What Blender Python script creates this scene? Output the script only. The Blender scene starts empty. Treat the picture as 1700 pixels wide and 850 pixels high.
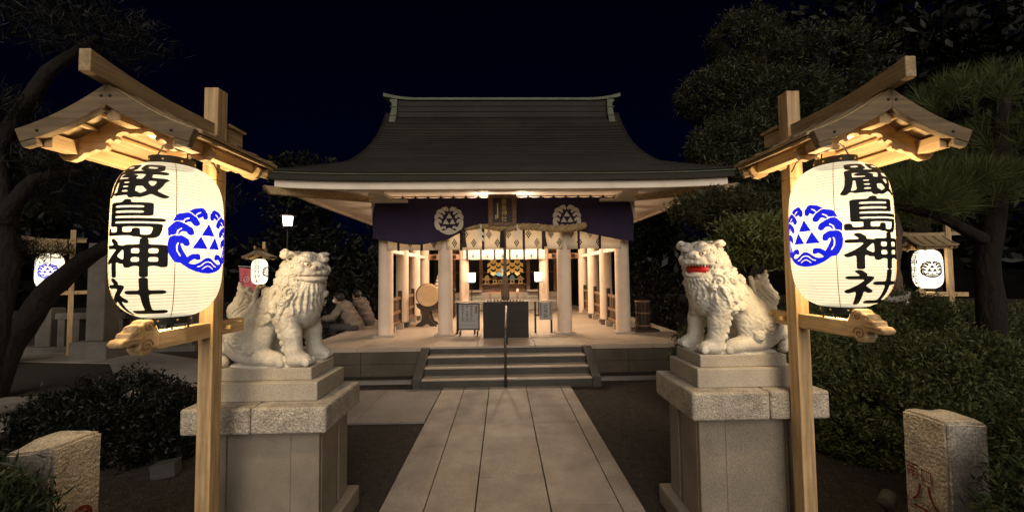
import bpy, bmesh, math, random
import numpy as np
from mathutils import Vector, Matrix, Euler
R = math.radians
PI = math.pi
SC = bpy.context.scene
COL = SC.collection

# ------------------------------------------------------------------ camera, sky, sun, exposure
cam_d = bpy.data.cameras.new('camera')
cam_d.lens = 36.0 * 640.0 / 1700.0
cam_d.sensor_width = 36.0
cam_d.clip_start = 0.05
cam_d.clip_end = 500.0
cam = bpy.data.objects.new('camera', cam_d)
COL.objects.link(cam)
cam.location = (0, 0, 1.6)
cam.matrix_world = Matrix.Translation((0, 0, 1.6)) @ Matrix.Rotation(R(-1.4), 4, 'Z') @ Matrix.Rotation(R(92.55), 4, 'X') @ Matrix.Rotation(R(-0.65), 4, 'Z')
SC.camera = cam

SUN_ELEV, SUN_AZ = 27.0, 180.0      # weak wide night glow from behind the camera
world = bpy.data.worlds.new('World')
SC.world = world
world.use_nodes = True
wn = world.node_tree
bg = wn.nodes['Background']
sky = wn.nodes.new('ShaderNodeTexSky')
sky.sky_type = 'NISHITA'
sky.sun_disc = False
sky.sun_elevation = R(8)
sky.sun_rotation = R(SUN_AZ)
sky.ozone_density = 6.0
tint = wn.nodes.new('ShaderNodeMix')
tint.data_type = 'RGBA'
tint.blend_type = 'MULTIPLY'
tint.inputs['Factor'].default_value = 1.0
tint.inputs['B'].default_value = (0.50, 0.26, 1.0, 1)
wn.links.new(sky.outputs['Color'], tint.inputs['A'])
wn.links.new(tint.outputs['Result'], bg.inputs['Color'])
bg.inputs['Strength'].default_value = 0.0014

sun_d = bpy.data.lights.new('sun', 'SUN')
sun_d.energy = 1.9
sun_d.angle = R(50)
sun_d.color = (1.0, 0.885, 0.745)
sun = bpy.data.objects.new('sun', sun_d)
COL.objects.link(sun)
sun.rotation_euler = (R(90 - SUN_ELEV), 0, R(4))

SC.view_settings.view_transform = 'Standard'
SC.view_settings.look = 'None'
SC.view_settings.exposure = 0.0
SC.view_settings.gamma = 1.0
SC.view_settings.use_curve_mapping = False
SC.render.engine = 'CYCLES'
SC.cycles.use_denoising = True
SC.cycles.max_bounces = 7
SC.cycles.transparent_max_bounces = 12
SC.cycles.sample_clamp_indirect = 4.0

# ------------------------------------------------------------------ objects and properties
def tag(o, label=None, cat=None, group=None, kind=None):
    if label: o['label'] = label
    if cat: o['category'] = cat
    if group: o['group'] = group
    if kind: o['kind'] = kind
    return o

def thing(name, label, cat, loc=(0, 0, 0), rz=0.0, group=None):
    o = bpy.data.objects.new(name, None)
    COL.objects.link(o)
    o.empty_display_size = 0.1
    o.location = loc
    o.rotation_euler = (0, 0, rz)
    return tag(o, label, cat, group)

def world_of(o):
    m = Matrix.Translation(o.location) @ o.rotation_euler.to_matrix().to_4x4()
    return world_of(o.parent) @ m if o.parent else m

def kids(o):
    return [c for c in bpy.data.objects if c.parent == o]

def dup(root, loc, rz, label, group=None, name=None):
    r = root.copy(); COL.objects.link(r)
    r.location = loc; r.rotation_euler = (0, 0, rz)
    r['label'] = label
    if group: r['group'] = group
    for ch in kids(root):
        c = ch.copy(); COL.objects.link(c); c.parent = r
        for g in kids(ch):
            d = g.copy(); COL.objects.link(d); d.parent = c
    return r

class MB:
    """collects shapes; out() links them as one mesh object"""
    def __init__(self):
        self.v = []; self.f = []; self.p = []
    def add(self, vs, fs):
        n = len(self.v); self.p.append((n, len(self.f), len(vs), len(fs)))
        self.v.extend([tuple(map(float, p)) for p in vs])
        self.f.extend([tuple(i + n for i in q) for q in fs])
        return self
    def box(self, x0, x1, y0, y1, z0, z1, M=None):
        vs = [Vector(p) for p in ((x0,y0,z0),(x1,y0,z0),(x1,y1,z0),(x0,y1,z0),(x0,y0,z1),(x1,y0,z1),(x1,y1,z1),(x0,y1,z1))]
        if M is not None: vs = [M @ p for p in vs]
        return self.add(vs, [(3,2,1,0),(4,5,6,7),(0,1,5,4),(1,2,6,5),(2,3,7,6),(3,0,4,7)])
    def prism(self, poly, a0, a1, axis='y', M=None):
        """polygon (2D, ccw) extruded along an axis; axis y: poly=(x,z); x: poly=(y,z); z: poly=(x,y)"""
        def P(p, a):
            q = {'y': (p[0], a, p[1]), 'x': (a, p[0], p[1]), 'z': (p[0], p[1], a)}[axis]
            q = Vector(q)
            return M @ q if M is not None else q
        n = len(poly)
        vs = [P(p, a0) for p in poly] + [P(p, a1) for p in poly]
        fs = [tuple(range(n)), tuple(range(2*n-1, n-1, -1))]
        fs += [(i, i+n, (i+1) % n + n, (i+1) % n) for i in range(n)]
        return self.add(vs, fs)
    def strip(self, top, bot, a0, a1, axis='y'):
        """solid between two polylines of equal length (x,z), extruded along y (or (y,z) along x)"""
        n = len(top)
        P = (lambda p, a: (p[0], a, p[1])) if axis == 'y' else (lambda p, a: (a, p[0], p[1]))
        vs = [P(p, a0) for p in top] + [P(p, a0) for p in bot] + [P(p, a1) for p in top] + [P(p, a1) for p in bot]
        fs = []
        for i in range(n-1):
            fs += [(n+i, n+i+1, i+1, i), (2*n+i, 2*n+i+1, 3*n+i+1, 3*n+i), (i, i+1, 2*n+i+1, 2*n+i), (n+i+1, n+i, 3*n+i, 3*n+i+1)]
        fs += [(0, 2*n, 3*n, n), (n-1, 2*n-1, 4*n-1, 3*n-1)]
        return self.add(vs, fs)
    def tube(self, pts, rad, n=8, cap=True, twist=0.0, sec=None):
        pts = [Vector(p) for p in pts]
        m = len(pts)
        if not hasattr(rad, '__len__'): rad = [rad] * m
        up = Vector((0, 0, 1)); vs = []; fs = []
        prev = None
        for i, p in enumerate(pts):
            d = (pts[min(i+1, m-1)] - pts[max(i-1, 0)])
            if d.length < 1e-9: d = Vector((0, 0, 1))
            d.normalize()
            if prev is None:
                a = d.cross(up)
                if a.length < 1e-3: a = d.cross(Vector((1, 0, 0)))
            else:
                a = prev - d * prev.dot(d)
            a.normalize(); prev = a
            b = d.cross(a)
            for k in range(n):
                t = 2*PI*k/n + twist*i
                s = sec(t) if sec else 1.0
                vs.append(p + (a*math.cos(t) + b*math.sin(t)) * rad[i] * s)
        for i in range(m-1):
            for k in range(n):
                fs.append((i*n+k, i*n+(k+1) % n, (i+1)*n+(k+1) % n, (i+1)*n+k))
        if cap:
            fs.append(tuple(range(n-1, -1, -1))); fs.append(tuple((m-1)*n+k for k in range(n)))
        return self.add(vs, fs)
    def lathe(self, prof, c=(0, 0, 0), n=24, M=None, cap=True):
        """profile of (r, z)"""
        vs = []; fs = []; m = len(prof)
        for r, z in prof:
            for k in range(n):
                t = 2*PI*k/n
                p = Vector((c[0]+r*math.cos(t), c[1]+r*math.sin(t), c[2]+z))
                vs.append(M @ p if M is not None else p)
        for i in range(m-1):
            for k in range(n):
                fs.append((i*n+k, i*n+(k+1) % n, (i+1)*n+(k+1) % n, (i+1)*n+k))
        if cap:
            if prof[0][0] > 1e-4: fs.append(tuple(range(n-1, -1, -1)))
            if prof[-1][0] > 1e-4: fs.append(tuple((m-1)*n+k for k in range(n)))
        return self.add(vs, fs)
    def ball(self, c, r, n=12, rot=None):
        r = r if hasattr(r, '__len__') else (r, r, r)
        vs = []; fs = []; m = n//2
        for i in range(m+1):
            ph = PI*i/m
            for k in range(n):
                t = 2*PI*k/n
                p = Vector((r[0]*math.sin(ph)*math.cos(t), r[1]*math.sin(ph)*math.sin(t), r[2]*math.cos(ph)))
                if rot is not None: p = rot @ p
                vs.append((p[0]+c[0], p[1]+c[1], p[2]+c[2]))
        for i in range(m):
            for k in range(n):
                fs.append(((i+1)*n+k, (i+1)*n+(k+1) % n, i*n+(k+1) % n, i*n+k))
        return self.add(vs, fs)
    def grid(self, fn, nu, nv):
        vs = [fn(i/(nu-1), j/(nv-1)) for j in range(nv) for i in range(nu)]
        fs = [(j*nu+i, j*nu+i+1, (j+1)*nu+i+1, (j+1)*nu+i) for j in range(nv-1) for i in range(nu-1)]
        return self.add(vs, fs)
    def outs(self, name, mat, parent=None, **k):
        """every added piece as an object of its own"""
        r = []
        for a, b, c, d in self.p:
            q = MB(); q.v = self.v[a:a+c]; q.f = [tuple(i-a for i in f) for f in self.f[b:b+d]]
            r.append(q.out(name, mat, parent, **k))
        return r
    def out(self, name, mat, parent=None, smooth=False, bevel=0.0, world=False, solid=0.0, autosmooth=None, seg=2):
        me = bpy.data.meshes.new(name)
        vs = self.v
        if world and parent is not None:
            inv = world_of(parent).inverted()
            vs = [tuple(inv @ Vector(p)) for p in vs]
        me.from_pydata(vs, [], self.f)
        return link(me, name, mat, parent, smooth, bevel, solid, autosmooth, seg)

def link(me, name, mat, parent=None, smooth=False, bevel=0.0, solid=0.0, autosmooth=None, seg=2, fix=True):
    if fix:
        bm = bmesh.new(); bm.from_mesh(me)
        bmesh.ops.remove_doubles(bm, verts=bm.verts, dist=1e-5)
        bmesh.ops.recalc_face_normals(bm, faces=bm.faces)
        bm.to_mesh(me); bm.free()
    me.materials.append(mat)
    if smooth or autosmooth:
        me.polygons.foreach_set('use_smooth', [True]*len(me.polygons))
    if autosmooth:
        me.set_sharp_from_angle(angle=R(autosmooth))
    o = bpy.data.objects.new(name, me)
    COL.objects.link(o)
    if parent is not None: o.parent = parent
    if solid:
        m = o.modifiers.new('thickness', 'SOLIDIFY'); m.thickness = solid; m.offset = 0
    if bevel:
        m = o.modifiers.new('bevel', 'BEVEL'); m.width = bevel; m.segments = seg; m.limit_method = 'ANGLE'; m.angle_limit = R(35)
        m.harden_normals = False
    return o

# ------------------------------------------------------------------ materials
def newmat(name):
    m = bpy.data.materials.new(name); m.use_nodes = True
    return m, m.node_tree, m.node_tree.nodes['Principled BSDF']

def surf(name, col, rough=0.6, var=0.2, scale=6.0, bump=0.15, bscale=40.0, stretch=(1, 1, 1), metal=0.0, island=0.0,
         speck=0.0, spscale=220.0, stain=None, stain_amt=0.4, stain_scale=2.0, spec=0.35, detail=5.0, bdist=0.01, sheen=0.0):
    m, t, b = newmat(name)
    N, L = t.nodes, t.links
    tc = N.new('ShaderNodeTexCoord')
    mp = N.new('ShaderNodeMapping'); mp.inputs['Scale'].default_value = stretch
    L.new(tc.outputs['Object'], mp.inputs['Vector'])
    nz = N.new('ShaderNodeTexNoise'); nz.inputs['Scale'].default_value = scale; nz.inputs['Detail'].default_value = detail
    L.new(mp.outputs['Vector'], nz.inputs['Vector'])
    mr = N.new('ShaderNodeMapRange')
    mr.inputs['From Min'].default_value = 0.3; mr.inputs['From Max'].default_value = 0.7
    mr.inputs['To Min'].default_value = 1 - var; mr.inputs['To Max'].default_value = 1 + var
    L.new(nz.outputs['Fac'], mr.inputs['Value'])
    fac = mr.outputs['Result']
    def mul(a, bb):
        q = N.new('ShaderNodeMath'); q.operation = 'MULTIPLY'
        L.new(a, q.inputs[0]); L.new(bb, q.inputs[1]); return q.outputs[0]
    if island:
        g = N.new('ShaderNodeNewGeometry')
        r2 = N.new('ShaderNodeMapRange'); r2.inputs['To Min'].default_value = 1 - island; r2.inputs['To Max'].default_value = 1 + island
        L.new(g.outputs['Random Per Island'], r2.inputs['Value'])
        fac = mul(fac, r2.outputs['Result'])
    if speck:
        n2 = N.new('ShaderNodeTexNoise'); n2.inputs['Scale'].default_value = spscale; n2.inputs['Detail'].default_value = 2
        L.new(tc.outputs['Object'], n2.inputs['Vector'])
        r3 = N.new('ShaderNodeMapRange'); r3.inputs['From Min'].default_value = 0.38; r3.inputs['From Max'].default_value = 0.62
        r3.inputs['To Min'].default_value = 1 - speck; r3.inputs['To Max'].default_value = 1 + speck*0.6
        L.new(n2.outputs['Fac'], r3.inputs['Value'])
        fac = mul(fac, r3.outputs['Result'])
    vm = N.new('ShaderNodeVectorMath'); vm.operation = 'SCALE'
    base = N.new('ShaderNodeRGB'); base.outputs[0].default_value = (*col, 1)
    src = base.outputs[0]
    if stain is not None:
        n4 = N.new('ShaderNodeTexNoise'); n4.inputs['Scale'].default_value = stain_scale; n4.inputs['Detail'].default_value = 8; n4.inputs['Roughness'].default_value = 0.65
        L.new(tc.outputs['Object'], n4.inputs['Vector'])
        r4 = N.new('ShaderNodeMapRange'); r4.inputs['From Min'].default_value = 0.48; r4.inputs['From Max'].default_value = 0.72
        r4.inputs['To Max'].default_value = stain_amt
        L.new(n4.outputs['Fac'], r4.inputs['Value'])
        mx = N.new('ShaderNodeMix'); mx.data_type = 'RGBA'
        L.new(r4.outputs['Result'], mx.inputs['Factor']); L.new(src, mx.inputs['A']); mx.inputs['B'].default_value = (*stain, 1)
        src = mx.outputs['Result']
    L.new(src, vm.inputs[0]); L.new(fac, vm.inputs['Scale'])
    L.new(vm.outputs[0], b.inputs['Base Color'])
    b.inputs['Roughness'].default_value = rough
    b.inputs['Metallic'].default_value = metal
    b.inputs['Specular IOR Level'].default_value = spec
    if sheen: b.inputs['Sheen Weight'].default_value = sheen
    if bump:
        n3 = N.new('ShaderNodeTexNoise'); n3.inputs['Scale'].default_value = bscale; n3.inputs['Detail'].default_value = 6
        L.new(mp.outputs['Vector'], n3.inputs['Vector'])
        bp = N.new('ShaderNodeBump'); bp.inputs['Strength'].default_value = bump; bp.inputs['Distance'].default_value = bdist
        L.new(n3.outputs['Fac'], bp.inputs['Height']); L.new(bp.outputs['Normal'], b.inputs['Normal'])
    return m

def glow(name, col, strength, mix=None, base=(0.8, 0.8, 0.75)):
    """a lit lamp surface: emission over a diffuse sheet, partly letting light through"""
    m, t, b = newmat(name)
    N, L = t.nodes, t.links
    b.inputs['Base Color'].default_value = (*base, 1)
    b.inputs['Roughness'].default_value = 0.8
    b.inputs['Emission Color'].default_value = (*col, 1)
    b.inputs['Emission Strength'].default_value = strength
    if mix:
        tr = N.new('ShaderNodeBsdfTransparent'); ms = N.new('ShaderNodeMixShader'); ms.inputs[0].default_value = mix
        tr.inputs['Color'].default_value = (1, 0.9, 0.72, 1)
        L.new(b.outputs[0], ms.inputs[1]); L.new(tr.outputs[0], ms.inputs[2])
        L.new(ms.outputs[0], N['Material Output'].inputs['Surface'])
    return m

def wood(name, col, axis, var=0.34, rough=0.6, gscale=9.0):
    st = [14.0, 14.0, 14.0]; st['xyz'.index(axis)] = 0.9
    s = [c / 2.6 for c in st]
    return surf(name, col, rough, var, gscale, 0.2, 30.0, s, detail=8.0, stain=(col[0]*0.62, col[1]*0.55, col[2]*0.5), stain_amt=0.5, stain_scale=6.0, bdist=0.004)

HIN = (0.56, 0.385, 0.205)
M = {}
M['wood_x'] = wood('pale wood x', HIN, 'x')
M['wood_y'] = wood('pale wood y', HIN, 'y')
M['wood_z'] = wood('pale wood z', HIN, 'z')
M['wood_grey_x'] = wood('weathered wood x', (0.20, 0.145, 0.085), 'x')
M['wood_grey_y'] = wood('weathered wood y', (0.40, 0.29, 0.16), 'y')
M['granite'] = surf('granite', (0.43, 0.39, 0.335), 0.75, 0.13, 5.0, 0.35, 130.0, speck=0.30, spscale=260, stain=(0.30, 0.27, 0.23), stain_amt=0.45, stain_scale=3.0, bdist=0.004)
M['granite_dark'] = surf('stained granite', (0.27, 0.235, 0.19), 0.8, 0.16, 4.0, 0.35, 120.0, speck=0.28, spscale=240, stain=(0.14, 0.115, 0.09), stain_amt=0.65, stain_scale=2.6, bdist=0.004)
M['granite_rough'] = surf('rough granite', (0.42, 0.38, 0.33), 0.85, 0.25, 12.0, 0.9, 60.0, speck=0.40, spscale=150, stain=(0.22, 0.19, 0.16), stain_amt=0.6, stain_scale=7.0, bdist=0.012)
M['lion_stone'] = surf('statue stone', (0.67, 0.645, 0.59), 0.75, 0.16, 9.0, 0.6, 120.0, speck=0.24, spscale=300, stain=(0.42, 0.375, 0.31), stain_amt=0.65, stain_scale=7.0, bdist=0.005)
M['slab'] = surf('path granite', (0.335, 0.285, 0.24), 0.65, 0.2, 4.0, 0.35, 140.0, speck=0.3, spscale=230, island=0.07, stain=(0.20, 0.165, 0.135), stain_amt=0.6, stain_scale=2.2, bdist=0.004)
M['paving'] = surf('side paving', (0.26, 0.235, 0.215), 0.75, 0.15, 2.0, 0.25, 120.0, speck=0.2, island=0.06, stain=(0.15, 0.13, 0.115), stain_amt=0.5, stain_scale=1.5)
M['dirt'] = surf('dark gravel', (0.040, 0.031, 0.024), 0.95, 0.35, 14.0, 0.9, 95.0, speck=0.5, spscale=70, bdist=0.02)
M['step'] = surf('dark shaded step stone', (0.060, 0.055, 0.050), 0.55, 0.2, 4.0, 0.2, 90.0, speck=0.25, stain=(0.06, 0.055, 0.05), stain_amt=0.5, stain_scale=2.5)  # the shade on the stair risers is put into this dark colour
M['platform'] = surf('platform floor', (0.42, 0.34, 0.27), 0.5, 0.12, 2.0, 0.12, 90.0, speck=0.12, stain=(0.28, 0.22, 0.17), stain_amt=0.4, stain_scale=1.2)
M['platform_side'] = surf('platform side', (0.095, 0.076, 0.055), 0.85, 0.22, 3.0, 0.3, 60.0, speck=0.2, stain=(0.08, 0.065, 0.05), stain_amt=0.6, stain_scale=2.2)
M['plaster'] = surf('cream painted column', (0.74, 0.585, 0.46), 0.6, 0.06, 3.0, 0.06, 60.0, stain=(0.50, 0.41, 0.33), stain_amt=0.35, stain_scale=2.3)
M['white_paint'] = surf('white painted eaves', (0.88, 0.78, 0.66), 0.6, 0.07, 2.0, 0.05, 40.0, stain=(0.55, 0.46, 0.38), stain_amt=0.4, stain_scale=1.3)
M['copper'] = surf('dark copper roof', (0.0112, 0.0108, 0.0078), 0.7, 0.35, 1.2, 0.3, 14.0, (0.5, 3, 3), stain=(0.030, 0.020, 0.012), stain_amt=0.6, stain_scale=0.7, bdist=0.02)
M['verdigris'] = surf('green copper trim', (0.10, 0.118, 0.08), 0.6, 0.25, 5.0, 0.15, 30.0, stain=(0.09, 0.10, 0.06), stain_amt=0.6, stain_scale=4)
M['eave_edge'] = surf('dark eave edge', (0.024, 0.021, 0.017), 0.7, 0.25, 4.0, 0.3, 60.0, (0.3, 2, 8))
M['purple'] = surf('purple cloth', (0.026, 0.015, 0.048), 0.85, 0.12, 8.0, 0.15, 260.0, sheen=0.2)
M['white_cloth'] = surf('white cloth', (0.80, 0.74, 0.63), 0.85, 0.06, 6.0, 0.12, 200.0)
M['crest_white'] = surf('white crest cloth', (0.62, 0.57, 0.46), 0.85, 0.06, 9.0, 0.1, 200.0)
M['ink_dark'] = surf('dark ink', (0.018, 0.014, 0.016), 0.75, 0.2, 30.0, 0.0)
M['black'] = surf('black', (0.012, 0.011, 0.010), 0.5, 0.2, 12.0, 0.05)
M['ribbon'] = surf('dark purple ribbon', (0.035, 0.02, 0.03), 0.8, 0.15, 20.0, 0.1)
M['dark_wood'] = surf('dark brown wood', (0.042, 0.026, 0.018), 0.5, 0.3, 8.0, 0.15, 40.0, (6, 6, 1))
M['box_wood'] = surf('blackened box wood', (0.021, 0.014, 0.011), 0.55, 0.3, 3.0, 0.15, 30.0, (1, 1, 8))
M['brown_wood'] = surf('brown wood', (0.20, 0.115, 0.07), 0.55, 0.25, 6.0, 0.15, 30.0, (1, 1, 8))
M['red_wood'] = surf('reddish beam wood', (0.42, 0.22, 0.13), 0.55, 0.2, 6.0, 0.1, 30.0, (1, 6, 6))
M['gold'] = surf('gold leaf', (0.62, 0.44, 0.16), 0.45, 0.2, 30.0, 0.1, metal=0.2)
M['yellow_paper'] = surf('gold paper', (0.78, 0.58, 0.22), 0.6, 0.1, 20.0, 0.05)
M['paper'] = surf('white paper', (0.78, 0.74, 0.66), 0.8, 0.06, 20.0, 0.05)
M['straw'] = surf('straw rope', (0.40, 0.29, 0.15), 0.9, 0.3, 12.0, 0.8, 60.0, (1, 1, 1), bdist=0.01)
M['tassel'] = surf('backlit straw tassel', (0.075, 0.055, 0.04), 0.95, 0.35, 12.0, 0.8, 60.0, (9, 9, 1), bdist=0.01)  # straw darkened in its colour for the shade of a backlit tassel
M['hemp'] = surf('hemp bell rope', (0.16, 0.11, 0.07), 0.9, 0.25, 10.0, 0.6, 50.0, (6, 6, 1), bdist=0.008)
M['steel'] = surf('steel pipe', (0.13, 0.115, 0.10), 0.5, 0.1, 20.0, 0.05, metal=0.9)
M['iron'] = surf('dark iron', (0.02, 0.019, 0.018), 0.5, 0.2, 30.0, 0.05, metal=0.4)
M['nail'] = surf('nail head', (0.05, 0.045, 0.04), 0.35, 0.2, 30.0, 0.0, metal=0.8)
M['grey_panel'] = surf('grey notice sheet', (0.30, 0.29, 0.28), 0.6, 0.08, 5.0, 0.0)
M['red'] = surf('red paint', (0.50, 0.018, 0.012), 0.4, 0.2, 25.0, 0.05)
M['dull_red'] = surf('red inscription paint', (0.16, 0.022, 0.014), 0.7, 0.35, 60.0, 0.2)
M['pink_line'] = surf('faded red outline', (0.30, 0.15, 0.12), 0.7, 0.2, 60.0, 0.0)
M['tooth'] = surf('white tooth paint', (0.75, 0.72, 0.64), 0.5, 0.05, 30.0, 0.0)
M['drum_skin'] = surf('drum skin', (0.62, 0.44, 0.25), 0.5, 0.15, 5.0, 0.05, stain=(0.48, 0.27, 0.14), stain_amt=0.6, stain_scale=4)
M['drum_body'] = surf('drum body', (0.26, 0.14, 0.07), 0.4, 0.25, 6.0, 0.1, 20.0, (1, 6, 6))
M['pink_cloth'] = surf('pink banner cloth', (0.62, 0.13, 0.16), 0.8, 0.12, 6.0, 0.1, 100.0)
M['bark'] = surf('pine bark', (0.014, 0.010, 0.008), 0.95, 0.45, 14.0, 1.0, 22.0, (1, 1, 0.35), bdist=0.03)  # far darker than real bark: the trunks' missing light is in the colour
M['bark_red'] = surf('reddish pine bark', (0.16, 0.105, 0.075), 0.95, 0.4, 14.0, 1.0, 22.0, (1, 1, 0.35), bdist=0.03)
def leaf(name, col, col2):
    m, t, b = newmat(name); N, L = t.nodes, t.links
    g = N.new('ShaderNodeNewGeometry'); mx = N.new('ShaderNodeMix'); mx.data_type = 'RGBA'
    mx.inputs['A'].default_value = (*col, 1); mx.inputs['B'].default_value = (*col2, 1)
    L.new(g.outputs['Random Per Island'], mx.inputs['Factor'])
    L.new(mx.outputs['Result'], b.inputs['Base Color'])
    b.inputs['Roughness'].default_value = 0.55; b.inputs['Specular IOR Level'].default_value = 0.3
    return m
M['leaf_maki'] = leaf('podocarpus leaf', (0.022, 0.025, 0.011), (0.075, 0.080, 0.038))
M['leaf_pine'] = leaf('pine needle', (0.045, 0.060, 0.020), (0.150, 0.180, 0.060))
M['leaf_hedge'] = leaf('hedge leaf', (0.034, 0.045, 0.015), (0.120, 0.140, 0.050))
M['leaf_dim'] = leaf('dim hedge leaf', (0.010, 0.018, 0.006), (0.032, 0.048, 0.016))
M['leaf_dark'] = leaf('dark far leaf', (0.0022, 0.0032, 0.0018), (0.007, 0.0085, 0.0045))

def lantern_paper(name, col, strength):
    m = glow(name, col, strength, 0.25, base=(0.07, 0.06, 0.045))
    t = m.node_tree; N, L = t.nodes, t.links
    b = N['Principled BSDF']
    tc = N.new('ShaderNodeTexCoord'); sx = N.new('ShaderNodeSeparateXYZ'); L.new(tc.outputs['Object'], sx.inputs[0])
    ml = N.new('ShaderNodeMath'); ml.operation = 'MULTIPLY'; ml.inputs[1].default_value = 2*PI/0.0142; L.new(sx.outputs['Z'], ml.inputs[0])
    sn = N.new('ShaderNodeMath'); sn.operation = 'SINE'; L.new(ml.outputs[0], sn.inputs[0])
    mr = N.new('ShaderNodeMapRange'); mr.inputs['From Min'].default_value = 0.45; mr.inputs['From Max'].default_value = 1.0
    mr.inputs['To Min'].default_value = 1.0; mr.inputs['To Max'].default_value = 0.50
    L.new(sn.outputs[0], mr.inputs['Value'])
    nz = N.new('ShaderNodeTexNoise'); nz.inputs['Scale'].default_value = 9; L.new(tc.outputs['Object'], nz.inputs['Vector'])
    m2 = N.new('ShaderNodeMapRange'); m2.inputs['To Min'].default_value = 0.86; m2.inputs['To Max'].default_value = 1.12; L.new(nz.outputs['Fac'], m2.inputs['Value'])
    q = N.new('ShaderNodeMath'); q.operation = 'MULTIPLY'; L.new(mr.outputs['Result'], q.inputs[0]); L.new(m2.outputs['Result'], q.inputs[1])
    q2 = N.new('ShaderNodeMath'); q2.operation = 'MULTIPLY'; q2.inputs[1].default_value = strength; L.new(q.outputs[0], q2.inputs[0])
    L.new(q2.outputs[0], b.inputs['Emission Strength'])
    # a little of the bulb's own light soaks through the paper
    out = N['Material Output']; last = out.inputs['Surface'].links[0].from_socket
    tl = N.new('ShaderNodeBsdfTranslucent'); ad = N.new('ShaderNodeAddShader')
    sc = N.new('ShaderNodeVectorMath'); sc.operation = 'SCALE'; sc.inputs[0].default_value = (0.0105, 0.0100, 0.0090)
    L.new(q.outputs[0], sc.inputs['Scale']); L.new(sc.outputs[0], tl.inputs['Color'])
    L.new(last, ad.inputs[0]); L.new(tl.outputs[0], ad.inputs[1]); L.new(ad.outputs[0], out.inputs['Surface'])
    return m
M['lantern_paper'] = lantern_paper('lit lantern paper', (1.0, 0.945, 0.70), 0.66)
M['lantern_far'] = glow('lit far lantern paper', (1.0, 0.88, 0.62), 1.7)
M['lantern_ink'] = surf('lantern black ink', (0.012, 0.010, 0.009), 0.7, 0.2, 20.0, 0.0)
M['lantern_blue'] = glow('lit blue lantern ink', (0.004, 0.012, 0.80), 0.85, base=(0.01, 0.015, 0.3))
M['lantern_navy'] = surf('navy lantern ink', (0.02, 0.018, 0.05), 0.7, 0.1, 20.0, 0.0)
M['lamp_glass'] = glow('lit lamp glass', (1.0, 0.80, 0.62), 6.0)
M['andon_paper'] = glow('lit floor lamp paper', (1.0, 0.80, 0.58), 4.5)
M['cyan_glow'] = glow('glowing cyan ornament', (0.25, 0.75, 0.9), 0.55)  # emission gives the altar ornament a glow, though it is no lamp

def translucent(m, amt):
    t = m.node_tree; N, L = t.nodes, t.links; b = N['Principled BSDF']
    tr = N.new('ShaderNodeBsdfTranslucent'); ms = N.new('ShaderNodeMixShader'); ms.inputs[0].default_value = amt
    L.new(b.inputs['Base Color'].links[0].from_socket, tr.inputs['Color'])
    L.new(b.outputs[0], ms.inputs[1]); L.new(tr.outputs[0], ms.inputs[2]); L.new(ms.outputs[0], N['Material Output'].inputs['Surface'])
translucent(M['white_cloth'], 0.5)
for k_ in ('leaf_maki', 'leaf_pine', 'leaf_hedge'): translucent(M[k_], 0.25)

def light(name, kind, loc, energy, col, parent=None, size=0.1, rot=None):
    d = bpy.data.lights.new(name, kind); d.energy = energy; d.color = col
    if kind == 'POINT': d.shadow_soft_size = size
    if kind == 'AREA': d.size = size
    if kind == 'SPOT': d.shadow_soft_size = size
    o = bpy.data.objects.new(name, d); COL.objects.link(o); o.location = loc
    if rot: o.rotation_euler = rot
    if parent is not None: o.parent = parent
    return o

# ------------------------------------------------------------------ flat shapes from fields (lettering, crests)
def marching(Fd, x0, y0, hx, hy):
    """polygons covering Fd>0 on a regular grid; returns verts (x,y), faces"""
    ny, nx = Fd.shape
    vid = {}; V = []; Fc = []
    def corner(i, j):
        k = (i, j)
        if k not in vid:
            vid[k] = len(V); V.append((x0+i*hx, y0+j*hy))
        return vid[k]
    def cross(i, j, a, b):
        k = (min((i, j), (a, b)), max((i, j), (a, b)))
        if k not in vid:
            fa, fb = Fd[j, i], Fd[b, a]
            s = fa/(fa-fb)
            vid[k] = len(V); V.append((x0+(i+(a-i)*s)*hx, y0+(j+(b-j)*s)*hy))
        return vid[k]
    ins = Fd > 0
    c = ins[:-1, :-1].astype(int)+ins[1:, :-1]+ins[:-1, 1:]+ins[1:, 1:]
    for j, i in zip(*np.nonzero(c)):
        cs = [(i, j), (i+1, j), (i+1, j+1), (i, j+1)]
        poly = []
        for q in range(4):
            a, b = cs[q], cs[(q+1) % 4]
            ia, ib = ins[a[1], a[0]], ins[b[1], b[0]]
            if ia: poly.append(corner(*a))
            if ia != ib: poly.append(cross(a[0], a[1], b[0], b[1]))
        if len(poly) >= 3: Fc.append(tuple(poly))
    return V, Fc

_gl = {}
def glyph(ch):
    """triangulated outline of one character in a unit square (verts, faces)"""
    if ch in _gl: return _gl[ch]
    c = bpy.data.curves.new('glyph', 'FONT'); c.body = ch; c.size = 1.0
    o = bpy.data.objects.new('glyph', c); COL.objects.link(o)
    dg = bpy.context.evaluated_depsgraph_get(); dg.update()
    me = bpy.data.meshes.new_from_object(o.evaluated_get(dg))
    me.calc_loop_triangles()
    V = np.array([v.co[:2] for v in me.vertices]); T = [tuple(t.vertices) for t in me.loop_triangles]
    bpy.data.objects.remove(o); bpy.data.curves.remove(c); bpy.data.meshes.remove(me)
    lo, hi = V.min(0), V.max(0)
    V = (V-(lo+hi)/2)/max(hi-lo)
    _gl[ch] = (V, T)
    return _gl[ch]

def blur(A, sx, sy):
    for s, ax in ((sy, 0), (sx, 1)):
        n = int(3*s)+1
        k = np.exp(-0.5*(np.arange(-n, n+1)/s)**2); k /= k.sum()
        A = np.apply_along_axis(lambda r: np.convolve(r, k, 'same'), ax, A)
    return A

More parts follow.
